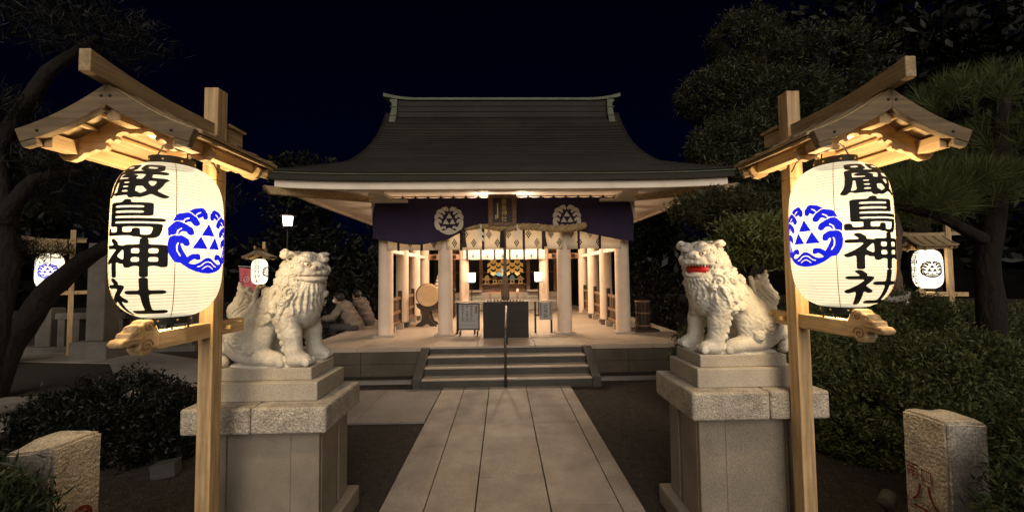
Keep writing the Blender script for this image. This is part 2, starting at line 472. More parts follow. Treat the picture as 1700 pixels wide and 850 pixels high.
def brush(ch, bold=0.030, n=84):
    """the character redrawn as thick soft brush strokes: field polygons in [-.5,.5]"""
    V, T = glyph(ch)
    Nn = n*2
    xs = (np.arange(Nn)+0.5)/Nn*1.2-0.6
    X, Y = np.meshgrid(xs, xs)
    A = np.zeros((Nn, Nn))
    for t in T:
        p = V[list(t)]
        lo, hi = p.min(0), p.max(0)
        i0, i1 = np.searchsorted(xs, [lo[0], hi[0]]); j0, j1 = np.searchsorted(xs, [lo[1], hi[1]])
        if i1 <= i0 or j1 <= j0: continue
        x, y = X[j0:j1, i0:i1], Y[j0:j1, i0:i1]
        e = [(p[(k+1) % 3][0]-p[k][0])*(y-p[k][1])-(p[(k+1) % 3][1]-p[k][1])*(x-p[k][0]) for k in range(3)]
        A[j0:j1, i0:i1] = np.maximum(A[j0:j1, i0:i1], ((e[0] >= 0) & (e[1] >= 0) & (e[2] >= 0)) | ((e[0] <= 0) & (e[1] <= 0) & (e[2] <= 0)))
    B = blur(A, bold*Nn/1.2, bold*0.62*Nn/1.2)
    m = B[::2, ::2]
    return marching(m-0.27, xs[0], xs[0], 2*1.2/Nn, 2*1.2/Nn)

def crest_field(n=150, inner_lines=True):
    """crest of three triangles in a ring of breaking waves, unit radius"""
    s = np.linspace(-1.08, 1.08, n)
    X, Y = np.meshgrid(s, s)
    ax = np.abs(X)
    def disc(cx, cy, r): return r-np.hypot(ax-cx, Y-cy)
    def seg(pts, w):
        d = np.full_like(X, 9.0)
        for (a, b), (c, e) in zip(pts[:-1], pts[1:]):
            l2 = (c-a)**2+(e-b)**2
            t = np.clip(((ax-a)*(c-a)+(Y-b)*(e-b))/l2, 0, 1)
            d = np.minimum(d, np.hypot(ax-a-t*(c-a), Y-b-t*(e-b)))
        return w-d
    F0 = np.full_like(X, -9.0)
    # four breakers on each side: outer bulges, then a neck that curls to a knob inside
    lob = [[(0.50, 0.74, 0.12), (0.36, 0.80, 0.15), (0.22, 0.86, 0.13), (0.12, 0.80, 0.085), (0.11, 0.72, 0.075)],
           [(0.76, 0.52, 0.13), (0.70, 0.62, 0.15), (0.56, 0.68, 0.13), (0.43, 0.62, 0.10), (0.36, 0.52, 0.095)],
           [(0.87, 0.14, 0.12), (0.86, 0.28, 0.14), (0.77, 0.38, 0.15), (0.64, 0.36, 0.11), (0.52, 0.30, 0.09), (0.49, 0.23, 0.085)],
           [(0.74, -0.50, 0.16), (0.82, -0.34, 0.16), (0.86, -0.16, 0.14), (0.84, -0.02, 0.14), (0.72, 0.02, 0.11), (0.61, -0.03, 0.09), (0.585, -0.10, 0.08)]]
    for ln in lob:
        f = np.full_like(X, -9.0)
        for (a, b, r0), (c, e, r1) in zip(ln[:-1], ln[1:]):
            t = np.clip(((ax-a)*(c-a)+(Y-b)*(e-b))/((c-a)**2+(e-b)**2), 0, 1)
            f = np.maximum(f, r0+(r1-r0)*t-np.hypot(ax-a-t*(c-a), Y-b-t*(e-b)))
        rim = f if ln is lob[0] else f
        # a thin paper line where one breaker overlaps the one below it
        F0 = np.where(f > -0.030, np.maximum(f, -9), F0) if ln is not lob[0] else np.maximum(F0, f)
        F0 = np.where((f <= 0) & (f > -0.030), np.minimum(f, F0), F0)
    if inner_lines:
        for g in ([(0.36, 0.76), (0.32, 0.81), (0.25, 0.85)], [(0.68, 0.52), (0.63, 0.60), (0.54, 0.65)], [(0.80, 0.18), (0.78, 0.27), (0.70, 0.33)], [(0.72, -0.46), (0.79, -0.32), (0.80, -0.18), (0.77, -0.09)]):
            F0 = np.minimum(F0, -seg(g, 0.016))
    # the basin of sea with side curls and a middle swell
    wave = np.interp(ax.ravel(), [0, 0.08, 0.18, 0.30, 0.40, 0.50, 0.62, 0.75, 0.9, 1.1], [-0.49, -0.51, -0.58, -0.67, -0.70, -0.68, -0.62, -0.52, -0.4, -0.3]).reshape(X.shape)
    bowl = np.minimum(wave-Y, 0.97-np.hypot(X, Y))
    curl = np.maximum(disc(0.30, -0.50, 0.075), seg([(0.31, -0.46), (0.42, -0.47), (0.54, -0.56), (0.64, -0.70)], 0.075))
    bowl = np.maximum(bowl, np.minimum(curl, 0.97-np.hypot(X, Y)))
    if inner_lines:
        bowl = np.minimum(bowl, -seg([(0, -0.62), (0.10, -0.64), (0.22, -0.75), (0.30, -0.77)], 0.015))
        bowl = np.minimum(bowl, -seg([(0, -0.74), (0.08, -0.77), (0.17, -0.84)], 0.013))
    F0 = np.maximum(F0, bowl)
    def tri(cx, cy, r):      # upright triangle, apex up
        return np.minimum(np.minimum(Y-(cy-r*0.5), (r-(np.abs(X-cx)*1.732+(Y-cy)))*0.5), 9)
    T = np.maximum(np.maximum(tri(0, 0.29, 0.25), tri(-0.23, -0.11, 0.25)), tri(0.23, -0.11, 0.25))
    F0 = np.maximum(F0, T)
    return F0, s
_cf = {}
def crest_poly(n=120, lines=True):
    k = (n, lines)
    if k not in _cf:
        F0, s = crest_field(n, lines)
        _cf[k] = marching(F0, s[0], s[0], s[1]-s[0], s[1]-s[0])
    return _cf[k]

# ------------------------------------------------------------------ ground and paths (structure)
g = MB(); g.grid(lambda u, v: (-110+220*u, -60+220*v, -0.012), 3, 3)
tag(g.out('ground', M['dirt']), kind='structure')

pt = MB(); rr = random.Random(4)
cols = [(-0.85, -0.553, [5.5, 3.66, 1.9, 0.2, -1.5]), (-0.547, -0.207, [5.5, 4.18, 2.62, 1.0, -1.5]), (-0.200, 0.305, [5.5, 3.79, 3.09, 1.6, 0.2, -1.5]),
        (0.312, 0.783, [5.5, 4.17, 3.44, 2.72, 1.2, -0.4, -1.5]), (0.790, 0.935, [5.5, 3.3, 1.4, -1.5])]
for x0, x1, ys in cols:
    for a, b in zip(ys[:-1], ys[1:]):
        z = 0.012+rr.uniform(-0.0012, 0.0012)
        pt.box(x0+0.001, x1-0.001, b+0.003, a-0.003, -0.03, z)
tag(pt.out('path', M['slab'], bevel=0.002, seg=1), kind='structure')
sp = MB()
xs = [-0.862, -1.62, -2.55, -3.5, -4.5, -5.6, -6.9, -8.2, -10.0]
for a, b in zip(xs[:-1], xs[1:]):
    for y0, y1 in ((4.27, 4.86), (4.866, 5.46)):
        sp.box(b+0.003, a-0.003, y0, y1, -0.03, 0.006+rr.uniform(-0.001, 0.001))
tag(sp.out('side_path', M['paving']), kind='structure')
fp = MB(); fp.prism([(-5.2, 5.47), (-3.95, 5.47), (-4.9, 7.2), (-8.5, 9.0), (-13, 9.6), (-13, 8.3), (-7.4, 7.5)], -0.03, 0.003, 'z')
tag(fp.out('garden_path', M['paving']), kind='structure')
kb = MB(); kb.box(1.42, 4.6, 5.78, 5.86, -0.03, 0.035); kb.box(-4.2, -1.36, 5.78, 5.86, -0.03, 0.035)
tag(kb.out('kerb', M['paving']), kind='structure')

# loose gravel on the beds beside the path
q_ = np.random.default_rng(3); gx, gy = [], []
while len(gx) < 9000:
    x, y = q_.uniform(-2.9, 3.0), 1.6+4.1*q_.random()**1.3
    if -0.87 < x < 0.95 or (x < -0.86 and 4.25 < y < 5.48): continue
    gx.append(x); gy.append(y)
gv = MB()
base_ = np.array([(1, 0, 0), (0, 1, 0), (-1, 0, 0), (0, -1, 0), (0, 0, 0.7), (0, 0, -0.7)])
tri_ = [(0, 1, 4), (1, 2, 4), (2, 3, 4), (3, 0, 4), (1, 0, 5), (2, 1, 5), (3, 2, 5), (0, 3, 5)]
for x, y in zip(gx, gy):
    r_ = q_.uniform(0.003, 0.0085); P = base_*r_*q_.uniform(0.7, 1.3, (6, 1))
    a = q_.uniform(0, 6.3); c_, s_ = math.cos(a), math.sin(a)
    gv.add([(x+p[0]*c_-p[1]*s_, y+p[0]*s_+p[1]*c_, -0.010+p[2]) for p in P], tri_)
gm = bpy.data.meshes.new('gravel'); gm.from_pydata(gv.v, [], gv.f)
tag(link(gm, 'gravel', surf('gravel stones', (0.060, 0.048, 0.039), 0.9, 0.2, 20, 0.0, island=0.55), fix=False), kind='stuff')

# ------------------------------------------------------------------ the shrine hall
HX, HY = 0.04, 9.15
hall = thing('shrine_hall', 'open worship hall with cream round columns under a broad dark curved copper roof', 'shrine', (HX, HY, 0))
def hout(mb, name, mat, **k): return mb.out(name, mat, hall, world=True, **k)
PF, PX, PT = 6.18, 3.28, 0.45
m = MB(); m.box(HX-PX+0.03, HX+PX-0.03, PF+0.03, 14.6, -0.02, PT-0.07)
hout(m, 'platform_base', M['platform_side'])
m = MB()
for k in range(7):
    xa = HX-PX+k*(2*PX/7); xb = xa+2*PX/7
    m.box(xa+0.002, xb-0.002, PF, PF+0.45, PT-0.069, PT)
    m.box(xa+0.002, xb-0.002, PF+0.454, PF+2.6, PT-0.069, PT-0.001)
    m.box(xa+0.002, xb-0.002, PF+2.604, 14.6, PT-0.069, PT-0.0015)
m.outs('platform_slab', M['platform'], hall, world=True, bevel=0.004, seg=1)
m = MB()
for s in (-1, 1):                                         # two courses of facing stone with open joints
    for r_, (z0, z1) in enumerate(((0.0, 0.185), (0.19, PT-0.072))):
        x = 1.34 if s > 0 else 1.27
        while x < PX-0.05:
            w = 0.62+0.2*((r_*3+int(x*7)) % 3)
            x1 = min(x+w, PX-0.035)
            a, b = (HX+x, HX+x1) if s > 0 else (HX-x1, HX-x)
            m.box(a+0.003, b-0.003, PF+0.012, PF+0.028, z0, z1)
            x = x1
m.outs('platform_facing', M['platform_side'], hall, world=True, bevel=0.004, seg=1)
# stairs
SX0, SX1 = -1.16, 1.255
st = MB(); tr = MB()
for k in range(3):
    y0 = 5.52+0.22*k
    st.box(SX0, SX1, y0, PF+0.01, -0.02+0.1125*k, 0.1125*(k+1)-0.018)
    tr.box(SX0, SX1, y0-0.006, y0+0.235, 0.1125*(k+1)-0.0175, 0.1125*(k+1))
st.box(SX0, SX1, PF-0.004, PF+0.02, 0.3375, PT-0.03)
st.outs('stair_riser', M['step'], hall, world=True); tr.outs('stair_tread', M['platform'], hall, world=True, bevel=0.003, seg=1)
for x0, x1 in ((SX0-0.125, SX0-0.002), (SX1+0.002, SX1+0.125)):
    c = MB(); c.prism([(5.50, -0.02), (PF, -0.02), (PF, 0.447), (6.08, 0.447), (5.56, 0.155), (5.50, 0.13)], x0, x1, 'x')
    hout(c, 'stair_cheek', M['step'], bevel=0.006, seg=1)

# columns
def column(x, y, dark=False):
    c = MB(); prof = [(0.140, PT+0.02), (0.137, PT+0.3), (0.134, 1.4), (0.128, 2.98)]
    c.lathe(prof, (x, y, 0), 36)
    o = hout(c, 'column', M['plaster'], autosmooth=40)
    b = MB()
    if dark: b.lathe([(0.128, PT-0.004), (0.128, PT+0.12)], (x, y, 0), 28)
    else: b.box(x-0.19, x+0.19, y-0.17, y+0.17, PT-0.004, PT+0.028)
    if dark: o.data.transform(Matrix.Translation((0, 0, 0.10)))
    bb = b.out('column_base', M['step'] if dark else M['platform'], hall, world=True, bevel=0.004, seg=1)
    bb.parent = o
rows = (7.36, 8.55, 9.75, 10.95)
for i, y in enumerate(rows):
    for s in (-1, 1): column(HX+2.25*s, y, i in (1, 2))
for s in (-1, 1):
    column(HX+1.13*s, rows[0]); column(HX+1.13*s, rows[3])
# beams
m = MB(); m.box(HX-2.5, HX+2.5, 7.27, 7.45, 2.62, 2.95); m.box(HX-2.5, HX+2.5, 10.86, 11.04, 2.62, 2.95)
m.outs('cross_beam', M['white_paint'], hall, world=True, bevel=0.006, seg=1)
m = MB()
for s in (-1, 1): m.box(HX+2.25*s-0.07, HX+2.25*s+0.07, 7.46, 10.85, 2.02, 2.10); m.box(HX+2.25*s-0.08, HX+2.25*s+0.08, 7.46, 10.85, 2.66, 2.94)
m.outs('side_beam', M['white_paint'], hall, world=True, bevel=0.005, seg=1)
m = MB(); m.box(HX-2.45, HX+2.45, 10.90, 11.00, 2.00, 2.15)
hout(m, 'rear_beam', M['red_wood'], bevel=0.005, seg=1)
m = MB()
for x in (-1.95, -1.62, -1.4, 1.4, 1.62, 1.95): m.box(HX+x-0.05, HX+x+0.05, 10.82, 10.9, 2.03, 2.13)
m.outs('beam_bracket', M['black'], hall, world=True)

# roof
EX, EY0, EY1 = 3.67, 5.97, 12.33
prof_d = [0, 0.5, 1.24, 1.9, 2.63, 2.98, 3.18]
prof_z = [3.172, 3.385, 3.763, 4.150, 4.760, 5.150, 5.42]
def pz(d): return float(np.interp(d, PD, PZ))
PD = np.linspace(0, 3.18, 60)
_c = np.polyfit(prof_d, prof_z, 4); PZ = np.polyval(_c, PD)
PZ[0] = 3.172
VX = 2.80
def lift(u): return 0.05*abs(u)**5
rf = MB()
nu = 41
for s in (-1, 1):
    rows_d = []; nc = 30
    for k in range(nc):                       # overlapping copper courses, each lower edge standing proud
        rows_d += [(3.18*k/nc, 0.016), (3.18*(k+1)/nc, 0.0)]
    def fr(u, v):
        d, up_ = rows_d[int(round(v*(len(rows_d)-1)))]
        w = max(VX, EX-d); x = (2*u-1)
        y = EY0+d if s < 0 else EY1-d
        vv = d/3.18
        return (HX+x*w, y, pz(d)+up_+lift(x)*(1-vv)**2+0.05*max(0, vv-0.25)*abs(x)**12)
    rf.grid(fr, nu, len(rows_d))
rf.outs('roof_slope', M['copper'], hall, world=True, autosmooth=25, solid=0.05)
sk = MB()
for s in (-1, 1):
    def sd(u, v):
        d = 1.05*v; yy = EY0+d+(EY1-EY0-2*d)*u
        return (HX+s*(EX-d), yy, pz(d)+lift(2*u-1)*(1-v)**2-0.004)
    sk.grid(sd, 25, 8)
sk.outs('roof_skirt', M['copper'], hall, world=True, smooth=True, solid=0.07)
gb = MB()
for s in (-1, 1):
    x = HX+s*2.62
    pts = [(EY0+d, pz(d)-0.06) for d in np.linspace(0.9, 3.18, 12)]
    pts = pts+[(EY1-(y-EY0), z) for y, z in reversed(pts)]
    gb.prism(pts, x-0.02, x+0.02, 'x')
gb.outs('gable_wall', M['brown_wood'], hall, world=True)
# eave edge, fascia, soffit
def ring(name, mat, x_out, y_out, z_top, z_bot, t, **k):
    b = MB(); n = 21
    for sgn in (-1, 1):
        top = [(HX+x_out*u, z_top+lift(u)) for u in np.linspace(-1, 1, n)]
        bot = [(HX+x_out*u, z_bot+lift(u)) for u in np.linspace(-1, 1, n)]
        y0 = HY-y_out if sgn < 0 else HY+y_out-t
        b.strip(top, bot, y0, y0+t, 'y')
        top = [(HY+(y_out-t-0.002)*u, z_top+lift(u)) for u in np.linspace(-1, 1, n)]
        bot = [(HY+(y_out-t-0.002)*u, z_bot+lift(u)) for u in np.linspace(-1, 1, n)]
        x0 = HX-x_out if sgn < 0 else HX+x_out-t
        b.strip(top, bot, x0, x0+t, 'x')
    return b.outs(name, mat, hall, world=True, **k)
ring('eave_edge', M['eave_edge'], EX-0.01, 3.17, 3.150, 3.055, 0.2)
ring('eave_trim', M['verdigris'], EX+0.005, 3.187, 3.166, 3.152, 0.1)
ring('fascia', M['white_paint'], EX-0.08, 3.10, 3.054, 2.935, 0.07)
sf = MB()
o_ = [(HX-3.58, HY-3.09), (HX+3.58, HY-3.09), (HX+3.58, HY+3.09), (HX-3.58, HY+3.09)]
i_ = [(HX-2.45, HY-1.9), (HX+2.45, HY-1.9), (HX+2.45, HY+1.9), (HX-2.45, HY+1.9)]
for k in range(4):
    a, b, c, d = o_[k], o_[(k+1) % 4], i_[(k+1) % 4], i_[k]
    P = []
    nn = 13
    for r_ in range(2):
        for q in range(nn):
            t = q/(nn-1)
            A, B = ((a, b), (d, c))[r_]
            P.append((A[0]+(B[0]-A[0])*t, A[1]+(B[1]-A[1])*t, (2.965+lift(2*t-1)*0.9, 3.10)[r_]))
    sf.add(P, [(q, q+1, nn+q+1, nn+q) for q in range(nn-1)])
sf.add([(*p, 3.10) for p in i_], [(0, 1, 2, 3)])
hout(sf, 'soffit', M['white_paint'])
for sx in (-1, 1):
    for sy in (-1, 1):
        r_ = MB()
        a = Vector((HX+sx*2.42, HY+sy*1.87, 3.06)); b = Vector((HX+sx*3.63, HY+sy*3.14, 2.975))
        d = (b-a).normalized(); side = d.cross(Vector((0, 0, 1))).normalized()*0.055
        low = Vector((0, 0, -0.105))
        tip = b+d*0.10+Vector((0, 0, 0.01))
        vs = [a-side, a+side, a+side+low, a-side+low, tip-side, tip+side, b+side+low*1.1, b-side+low*1.1]
        r_.add(vs, [(0, 1, 2, 3), (7, 6, 5, 4), (0, 4, 5, 1), (1, 5, 6, 2), (2, 6, 7, 3), (3, 7, 4, 0)])
        hout(r_, 'corner_rafter', M['wood_grey_y'], bevel=0.006, seg=1)
m = MB()
for s in (-1, 1):
    m.box(HX+s*2.2-0.14, HX+s*2.2+0.14, 6.62, 7.26, 2.955, 3.01); m.box(HX+s*2.1-0.34, HX+s*2.1+0.34, 6.95, 7.05, 2.90, 2.953)
m.outs('eave_bracket', M['white_paint'], hall, world=True, bevel=0.005, seg=1)
# ridge
m = MB(); m.box(HX-2.55, HX+2.55, HY-0.15, HY+0.15, 5.30, 5.70)
for z in (5.43, 5.56): m.box(HX-2.56, HX+2.56, HY-0.165, HY+0.165, z, z+0.02)
hout(m, 'ridge', M['copper'])
n = 41; us = np.linspace(-1, 1, n)
top = [(HX+2.81*u, 5.755+0.115*max(0, (abs(u)-0.72)/0.28)**2) for u in us]
bot = [(x, z-0.055-0.03*abs(u)**8) for (x, z), u in zip(top, us)]
m = MB(); m.strip(top, bot, HY-0.19, HY+0.19, 'y')
hout(m, 'ridge_cap', M['verdigris'])
for s in (-1, 1):
    m = MB()
    pl = [(2.47, 5.70), (2.63, 5.70), (2.655, 5.66), (2.60, 5.60), (2.61, 5.45), (2.66, 5.20), (2.67, 5.10), (2.53, 5.10), (2.48, 5.35)]
    pl = [(HX+s*x, z) for x, z in pl]
    m.prism(pl if s > 0 else pl[::-1], HY-0.24, HY+0.24, 'y')
    for z in (5.30, 5.50): m.box(HX+s*2.565-0.075, HX+s*2.565+0.075, HY-0.255, HY+0.255, z, z+0.025)
    hout(m, 'ridge_end', M['verdigris'], bevel=0.008, seg=1)

# sanctuary at the back of the hall
m = MB(); rr = random.Random(8)
for row in range(3):
    z0 = PT+0.185*row; x = -1.75
    while x < 1.75:
        x1 = min(x+rr.uniform(0.38, 0.62), 1.75)
        m.box(HX+x+0.003, HX+x1-0.003, 12.15+0.02*row, 12.6, z0, z0+0.18)
        x = x1
m.outs('altar_stone', M['granite'], hall, world=True, bevel=0.008, seg=1)
m = MB()
for x in (-0.73, 0.77, -1.6, 1.65): m.box(HX+x-0.06, HX+x+0.06, 12.3, 12.42, 1.0, 2.9)
m.outs('altar_post', M['brown_wood'], hall, world=True, bevel=0.005, seg=1)
m = MB(); m.box(HX-2.6, HX+2.6, 13.9, 14.0, PT, 3.1); m.box(HX-2.6, HX-2.5, 12.6, 13.9, PT, 3.1); m.box(HX+2.5, HX+2.6, 12.6, 13.9, PT, 3.1)
m.outs('back_wall', M['black'], hall, world=True)
m = MB(); m.box(HX-1.7, HX+1.7, 12.34, 12.38, 1.62, 1.645); m.box(HX-1.75, HX+1.75, 12.28, 12.44, 2.28, 2.45)
m.outs('altar_rail', M['brown_wood'], hall, world=True)
m = MB(); m.box(HX-0.69, HX+0.69, 12.14, 12.44, 1.235, 1.27); m.box(HX-0.69, HX+0.69, 12.42, 12.55, 1.0, 1.23)
m.outs('altar_shelf', M['brown_wood'], hall, world=True, bevel=0.004, seg=1)
m = MB()
for s in (-1, 1): m.box(HX+s*0.9-0.2, HX+s*0.9+0.2, 12.0, 12.3, 1.02, 1.08)
m.outs('altar_ledge', M['platform'], hall, world=True, bevel=0.006, seg=1)

# ------------------------------------------------------------------ things in the hall
def at_floor(z): return PT+z
# purple curtain
PCX = [-2.385, -2.14, -1.80, -1.48, -1.00, -0.60, -0.32, 0.0, 0.276, 0.65, 1.075, 1.45, 1.857, 2.15, 2.44]
PCZ = [2.262, 2.215, 2.150, 2.130, 2.235, 2.440, 2.505, 2.52, 2.505, 2.505, 2.462, 2.36, 2.255, 2.200, 2.165]
def curtain_pt(u, v, off=0.0):
    """u across 0..1, v down 0..1"""
    xb = -2.385+4.825*u
    zb = float(np.interp(xb, PCX, PCZ))
    xt = -2.29+4.635*u
    e = 0.05*math.sin(PI*min(1, v*1.2))*((-1 if u < 0.5 else 1)*max(0, abs(2*u-1)-0.85)/0.15)
    x = xt+(xb-xt)*v+e
    sc_ = 0.016*abs(math.sin(u*PI*20))
    z = 3.012-sc_*(1-v)+(zb-3.012)*v
    y = 7.09+0.020*math.sin(u*46+1.5*v)*v+0.035*math.sin(u*17+2.2*v)*v+0.012*math.sin(u*95)*(0.3+0.7*v)-0.03*v+off
    return (x, y, z)
pc = thing('purple_curtain', 'deep purple swagged curtain with two white crests across the hall front', 'curtain', (HX, 7.09, 2.5))
m = MB(); m.grid(lambda u, v: curtain_pt(u, v), 181, 26)
m.out('cloth', M['purple'], pc, world=True, smooth=True, solid=0.004)
def curtain_at(x, z):
    u = (x+2.33)/4.72
    for _ in range(3):
        zb = curtain_pt(u, 1)[2]
        v = (3.0-z)/(3.0-zb)
        xx = curtain_pt(u, v)[0]; u += (x-xx)/4.72
    return curtain_pt(u, v, -0.012)[1]
V, Fc = crest_poly(110, False)
for cx, cz in ((-0.975, 2.575), (1.20, 2.595)):
    m = MB(); m.add([(cx+a*0.262, curtain_at(cx+a*0.262, cz+b*0.262), cz+b*0.262) for a, b in V], Fc)
    m.out('crest', M['crest_white'], pc, world=True, smooth=True)
m = MB(); m.tube([(-2.32, 7.09, 3.022), (2.37, 7.09, 3.022)], 0.010)
for k in range(21):
    x = -2.29+4.635*k/20; m.box(x-0.012, x+0.012, 7.075, 7.105, 2.985, 3.036)
m.out('curtain_cord', M['ink_dark'], pc, world=True)

# white banners with lozenges
def banner(name, label, y, x0, x1, zt, zb, strips, loz, mat, lz):
    t = thing(name, label, 'curtain', ((x0+x1)/2, y, zb))
    m = MB()
    m.grid(lambda u, v: (x0+(x1-x0)*u, y+0.012*math.sin(u*60)+0.012*math.sin(u*23+v*2)*v, zt+(zb-zt)*v+0.006*math.sin(u*31)), 160, 8)
    m.out('cloth', mat, t, world=True, smooth=True, solid=0.003)
    r = MB()
    for s in strips: r.box(s-0.022, s+0.022, y-0.038, y-0.034, zb-0.012, zt)
    r.outs('ribbon', M['ribbon'], t, world=True)
    d = MB()
    for cx, cz in loz:
        # a lozenge of small lozenges
        for a in range(-1, 2):
            for b in range(-1, 2):
                u, v = (a+b)/6.0, (a-b)/6.0
                h = 0.125
                q = [(u, v-h), (u+h, v), (u, v+h), (u-h, v)]
                P = [(cx+lz*0.62*px, y-0.031, cz+lz*pz_) for px, pz_ in q]
                d.add(P, [(0, 1, 2, 3)])
    d.out('lozenge', M['ink_dark'], t, world=True)
    return t
strips = [-1.93, -1.50, -0.77, -0.36, 0.40, 0.76, 1.43, 1.83]
loz = []
for x in (-1.80, -1.36, -0.98, -0.62, -0.18, 0.18, 0.56, 0.98, 1.36, 1.72):
    loz += [(x-0.07, 2.33), (x+0.085, 2.17)]
banner('lozenge_banner', 'white banner with dark lozenges hanging below the purple curtain between the front columns', 7.22, -2.16, 2.24, 2.80, 2.045, strips, loz, M['white_cloth'], 0.185)
banner('lozenge_banner', 'bright lamplit banner with small lozenges deeper inside the hall before the altar', 10.75, -1.10, 1.18, 2.75, 1.985, [-0.98, -0.60, -0.22, 0.20, 0.60, 0.98], [(-0.82, 2.08), (-0.42, 2.08), (0.0, 2.08), (0.40, 2.08), (0.80, 2.08)], M['paper'], 0.13)

# name plaque
def flat_text(chars, x, y, z, size, dz, mat, name, parent, sx=1.0, face='-y', th=0.0):
    m = MB(); zz = z
    for ch in chars:
        V, T = glyph(ch)
        if face == '-y': P = [(x+a*size*sx, y, zz+b*size) for a, b in V]
        elif face == '-x': P = [(x, y-a*size*sx, zz+b*size) for a, b in V]
        else: P = [(x, y+a*size*sx, zz+b*size) for a, b in V]
        m.add(P, T); zz -= dz
    return m.out(name, mat, parent, world=True)
pq = thing('name_plaque', 'dark wooden name plaque with gold lettering above the straw rope', 'plaque', (0.005, 6.98, 2.46))
m = MB(); m.box(-0.165, 0.175, 6.975, 7.0, 2.50, 2.99); m.out('panel', M['dark_wood'], pq, world=True)
m = MB()
m.box(-0.25, -0.165, 6.95, 7.01, 2.465, 3.025); m.box(0.175, 0.26, 6.95, 7.01, 2.465, 3.025)
m.box(-0.165, 0.175, 6.95, 7.01, 2.465, 2.52); m.box(-0.165, 0.175, 6.95, 7.01, 2.965, 3.025)
m.out('frame', M['brown_wood'], pq, world=True, bevel=0.012)
m = MB(); rr = random.Random(3)
for k in range(14):
    x = -0.24+0.49*k/13
    for z in (3.028, 2.462): m.ball((x, 6.955, z), (0.014, 0.012, 0.010), 6)
for k in range(12):
    for x in (-0.252, 0.262): m.ball((x, 6.955, 2.48+0.045*k), (0.010, 0.012, 0.014), 6)
m.outs('carved_edge', M['brown_wood'], pq, world=True)
flat_text('嚴島神社', 0.035, 6.972, 2.905, 0.098, 0.105, M['gold'], 'lettering', pq, 0.95)
m = MB(); m.box(-0.092, -0.070, 6.971, 6.974, 2.60, 2.88)
m.box(-0.122, -0.104, 6.971, 6.974, 2.585, 2.66); m.outs('signature_strip', M['gold'], pq, world=True)

# straw rope, paper streamers, tassels, bell rope
rp = thing('straw_rope', 'thick twisted sacred straw rope hung across the entrance below the plaque', 'rope', (0.2, 7.0, 2.42))
ctrl = [(-0.68, 2.395, 0.022), (-0.56, 2.425, 0.035), (-0.36, 2.465, 0.045), (-0.15, 2.425, 0.05), (0.045, 2.395, 0.053), (0.25, 2.435, 0.056), (0.42, 2.452, 0.06), (0.65, 2.43, 0.062), (0.92, 2.40, 0.064), (1.2, 2.405, 0.066), (1.40, 2.435, 0.064), (1.53, 2.462, 0.056)]
cx_ = np.array(ctrl); tt = np.linspace(-0.68, 1.53, 90)
ax_z = np.interp(tt, cx_[:, 0], cx_[:, 1]); ax_z = np.convolve(np.pad(ax_z, 3, 'edge'), np.ones(7)/7, 'valid'); ax_r = np.interp(tt, cx_[:, 0], cx_[:, 2])
m = MB()
for s in range(3):
    pts = []; rads = []
    for i, x in enumerate(tt):
        ph = x*21+s*2*PI/3
        pts.append((x, 7.0+ax_r[i]*0.52*math.sin(ph), ax_z[i]+ax_r[i]*0.52*math.cos(ph))); rads.append(ax_r[i]*0.60)
    m.tube(pts, rads, 9)
m.outs('twisted_strand', M['straw'], rp, world=True, smooth=True)
for k, x in enumerate((-0.70, 0.045, 0.76)):
    tz = 2.38 if k != 1 else 2.36
    m = MB()
    m.tube([(x, 6.985, tz), (x, 6.985, tz-0.07), (x, 6.985, tz-0.10), (x+0.004, 6.985, tz-0.30)], [0.022, 0.030, 0.026, 0.052], 14, sec=lambda t: 1+0.14*math.sin(7*t))
    if k != 1: m.out('tassel', M['tassel'], rp, world=True, smooth=True)
def zigzag(x, y, z, w, h, n=4, flip=1):
    V = []; Fq = []
    for i in range(n):
        dx = flip*w*0.45*(1 if i % 2 else -1)
        a = z-h*i/n; b = z-h*(i+1)/n-h*0.05
        x0 = x+dx
        k = len(V)
        V += [(x0-w/2, y-0.004*i, a+w*0.30*flip*(1 if i % 2 else -1)), (x0+w/2, y-0.004*i, a-w*0.30*flip*(1 if i % 2 else -1)), (x0+w/2, y-0.004*i-0.003, b-w*0.30*flip*(1 if i % 2 else -1)), (x0-w/2, y-0.004*i-0.003, b+w*0.30*flip*(1 if i % 2 else -1))]
        Fq.append((k, k+1, k+2, k+3))
    return V, Fq
for k, x in enumerate((-0.385, 0.27)):
    m = MB(); m.add(*zigzag(x, 6.925, 2.40, 0.055, 0.20, 4, 1 if k == 0 else -1)); m.tube([(x, 6.93, 2.48), (x, 6.925, 2.39)], 0.012, 6)
    o = m.out('paper_streamer', M['paper'], None, solid=0.002)
    tag(o, ('white folded paper streamer on the straw rope left of the bell rope' if k == 0 else 'white folded paper streamer on the straw rope right of the bell rope'), 'paper streamer', 'white paper streamers on the straw rope')
br = thing('bell_rope', 'thick brown bell rope hanging to the offertory box in the middle', 'rope', (0.04, 6.93, 1.1))
m = MB(); m.tube([(0.045, 6.93, 2.40), (0.042, 6.93, 2.10), (0.041, 6.93, 1.66), (0.041, 6.93, 1.56)], [0.024, 0.027, 0.030, 0.034], 12, sec=lambda t: 1+0.08*math.sin(6*t), twist=0.5)
m.out('cord', M['hemp'], br, world=True, smooth=True)
m = MB(); m.tube([(0.041, 6.93, 1.56), (0.041, 6.93, 1.40), (0.041, 6.93, 1.24), (0.041, 6.93, 1.125)], [0.048, 0.060, 0.078, 0.070], 18, sec=lambda t: 1+0.05*math.sin(9*t))
m.out('tassel', M['hemp'], br, world=True, smooth=True)
m = MB(); m.tube([(0.0, 6.91, 2.36), (-0.004, 6.91, 2.26), (0.0, 6.91, 2.06)], [0.036, 0.042, 0.052], 12); m.out('cloth_wrap', M['ribbon'], br, world=True, smooth=True)

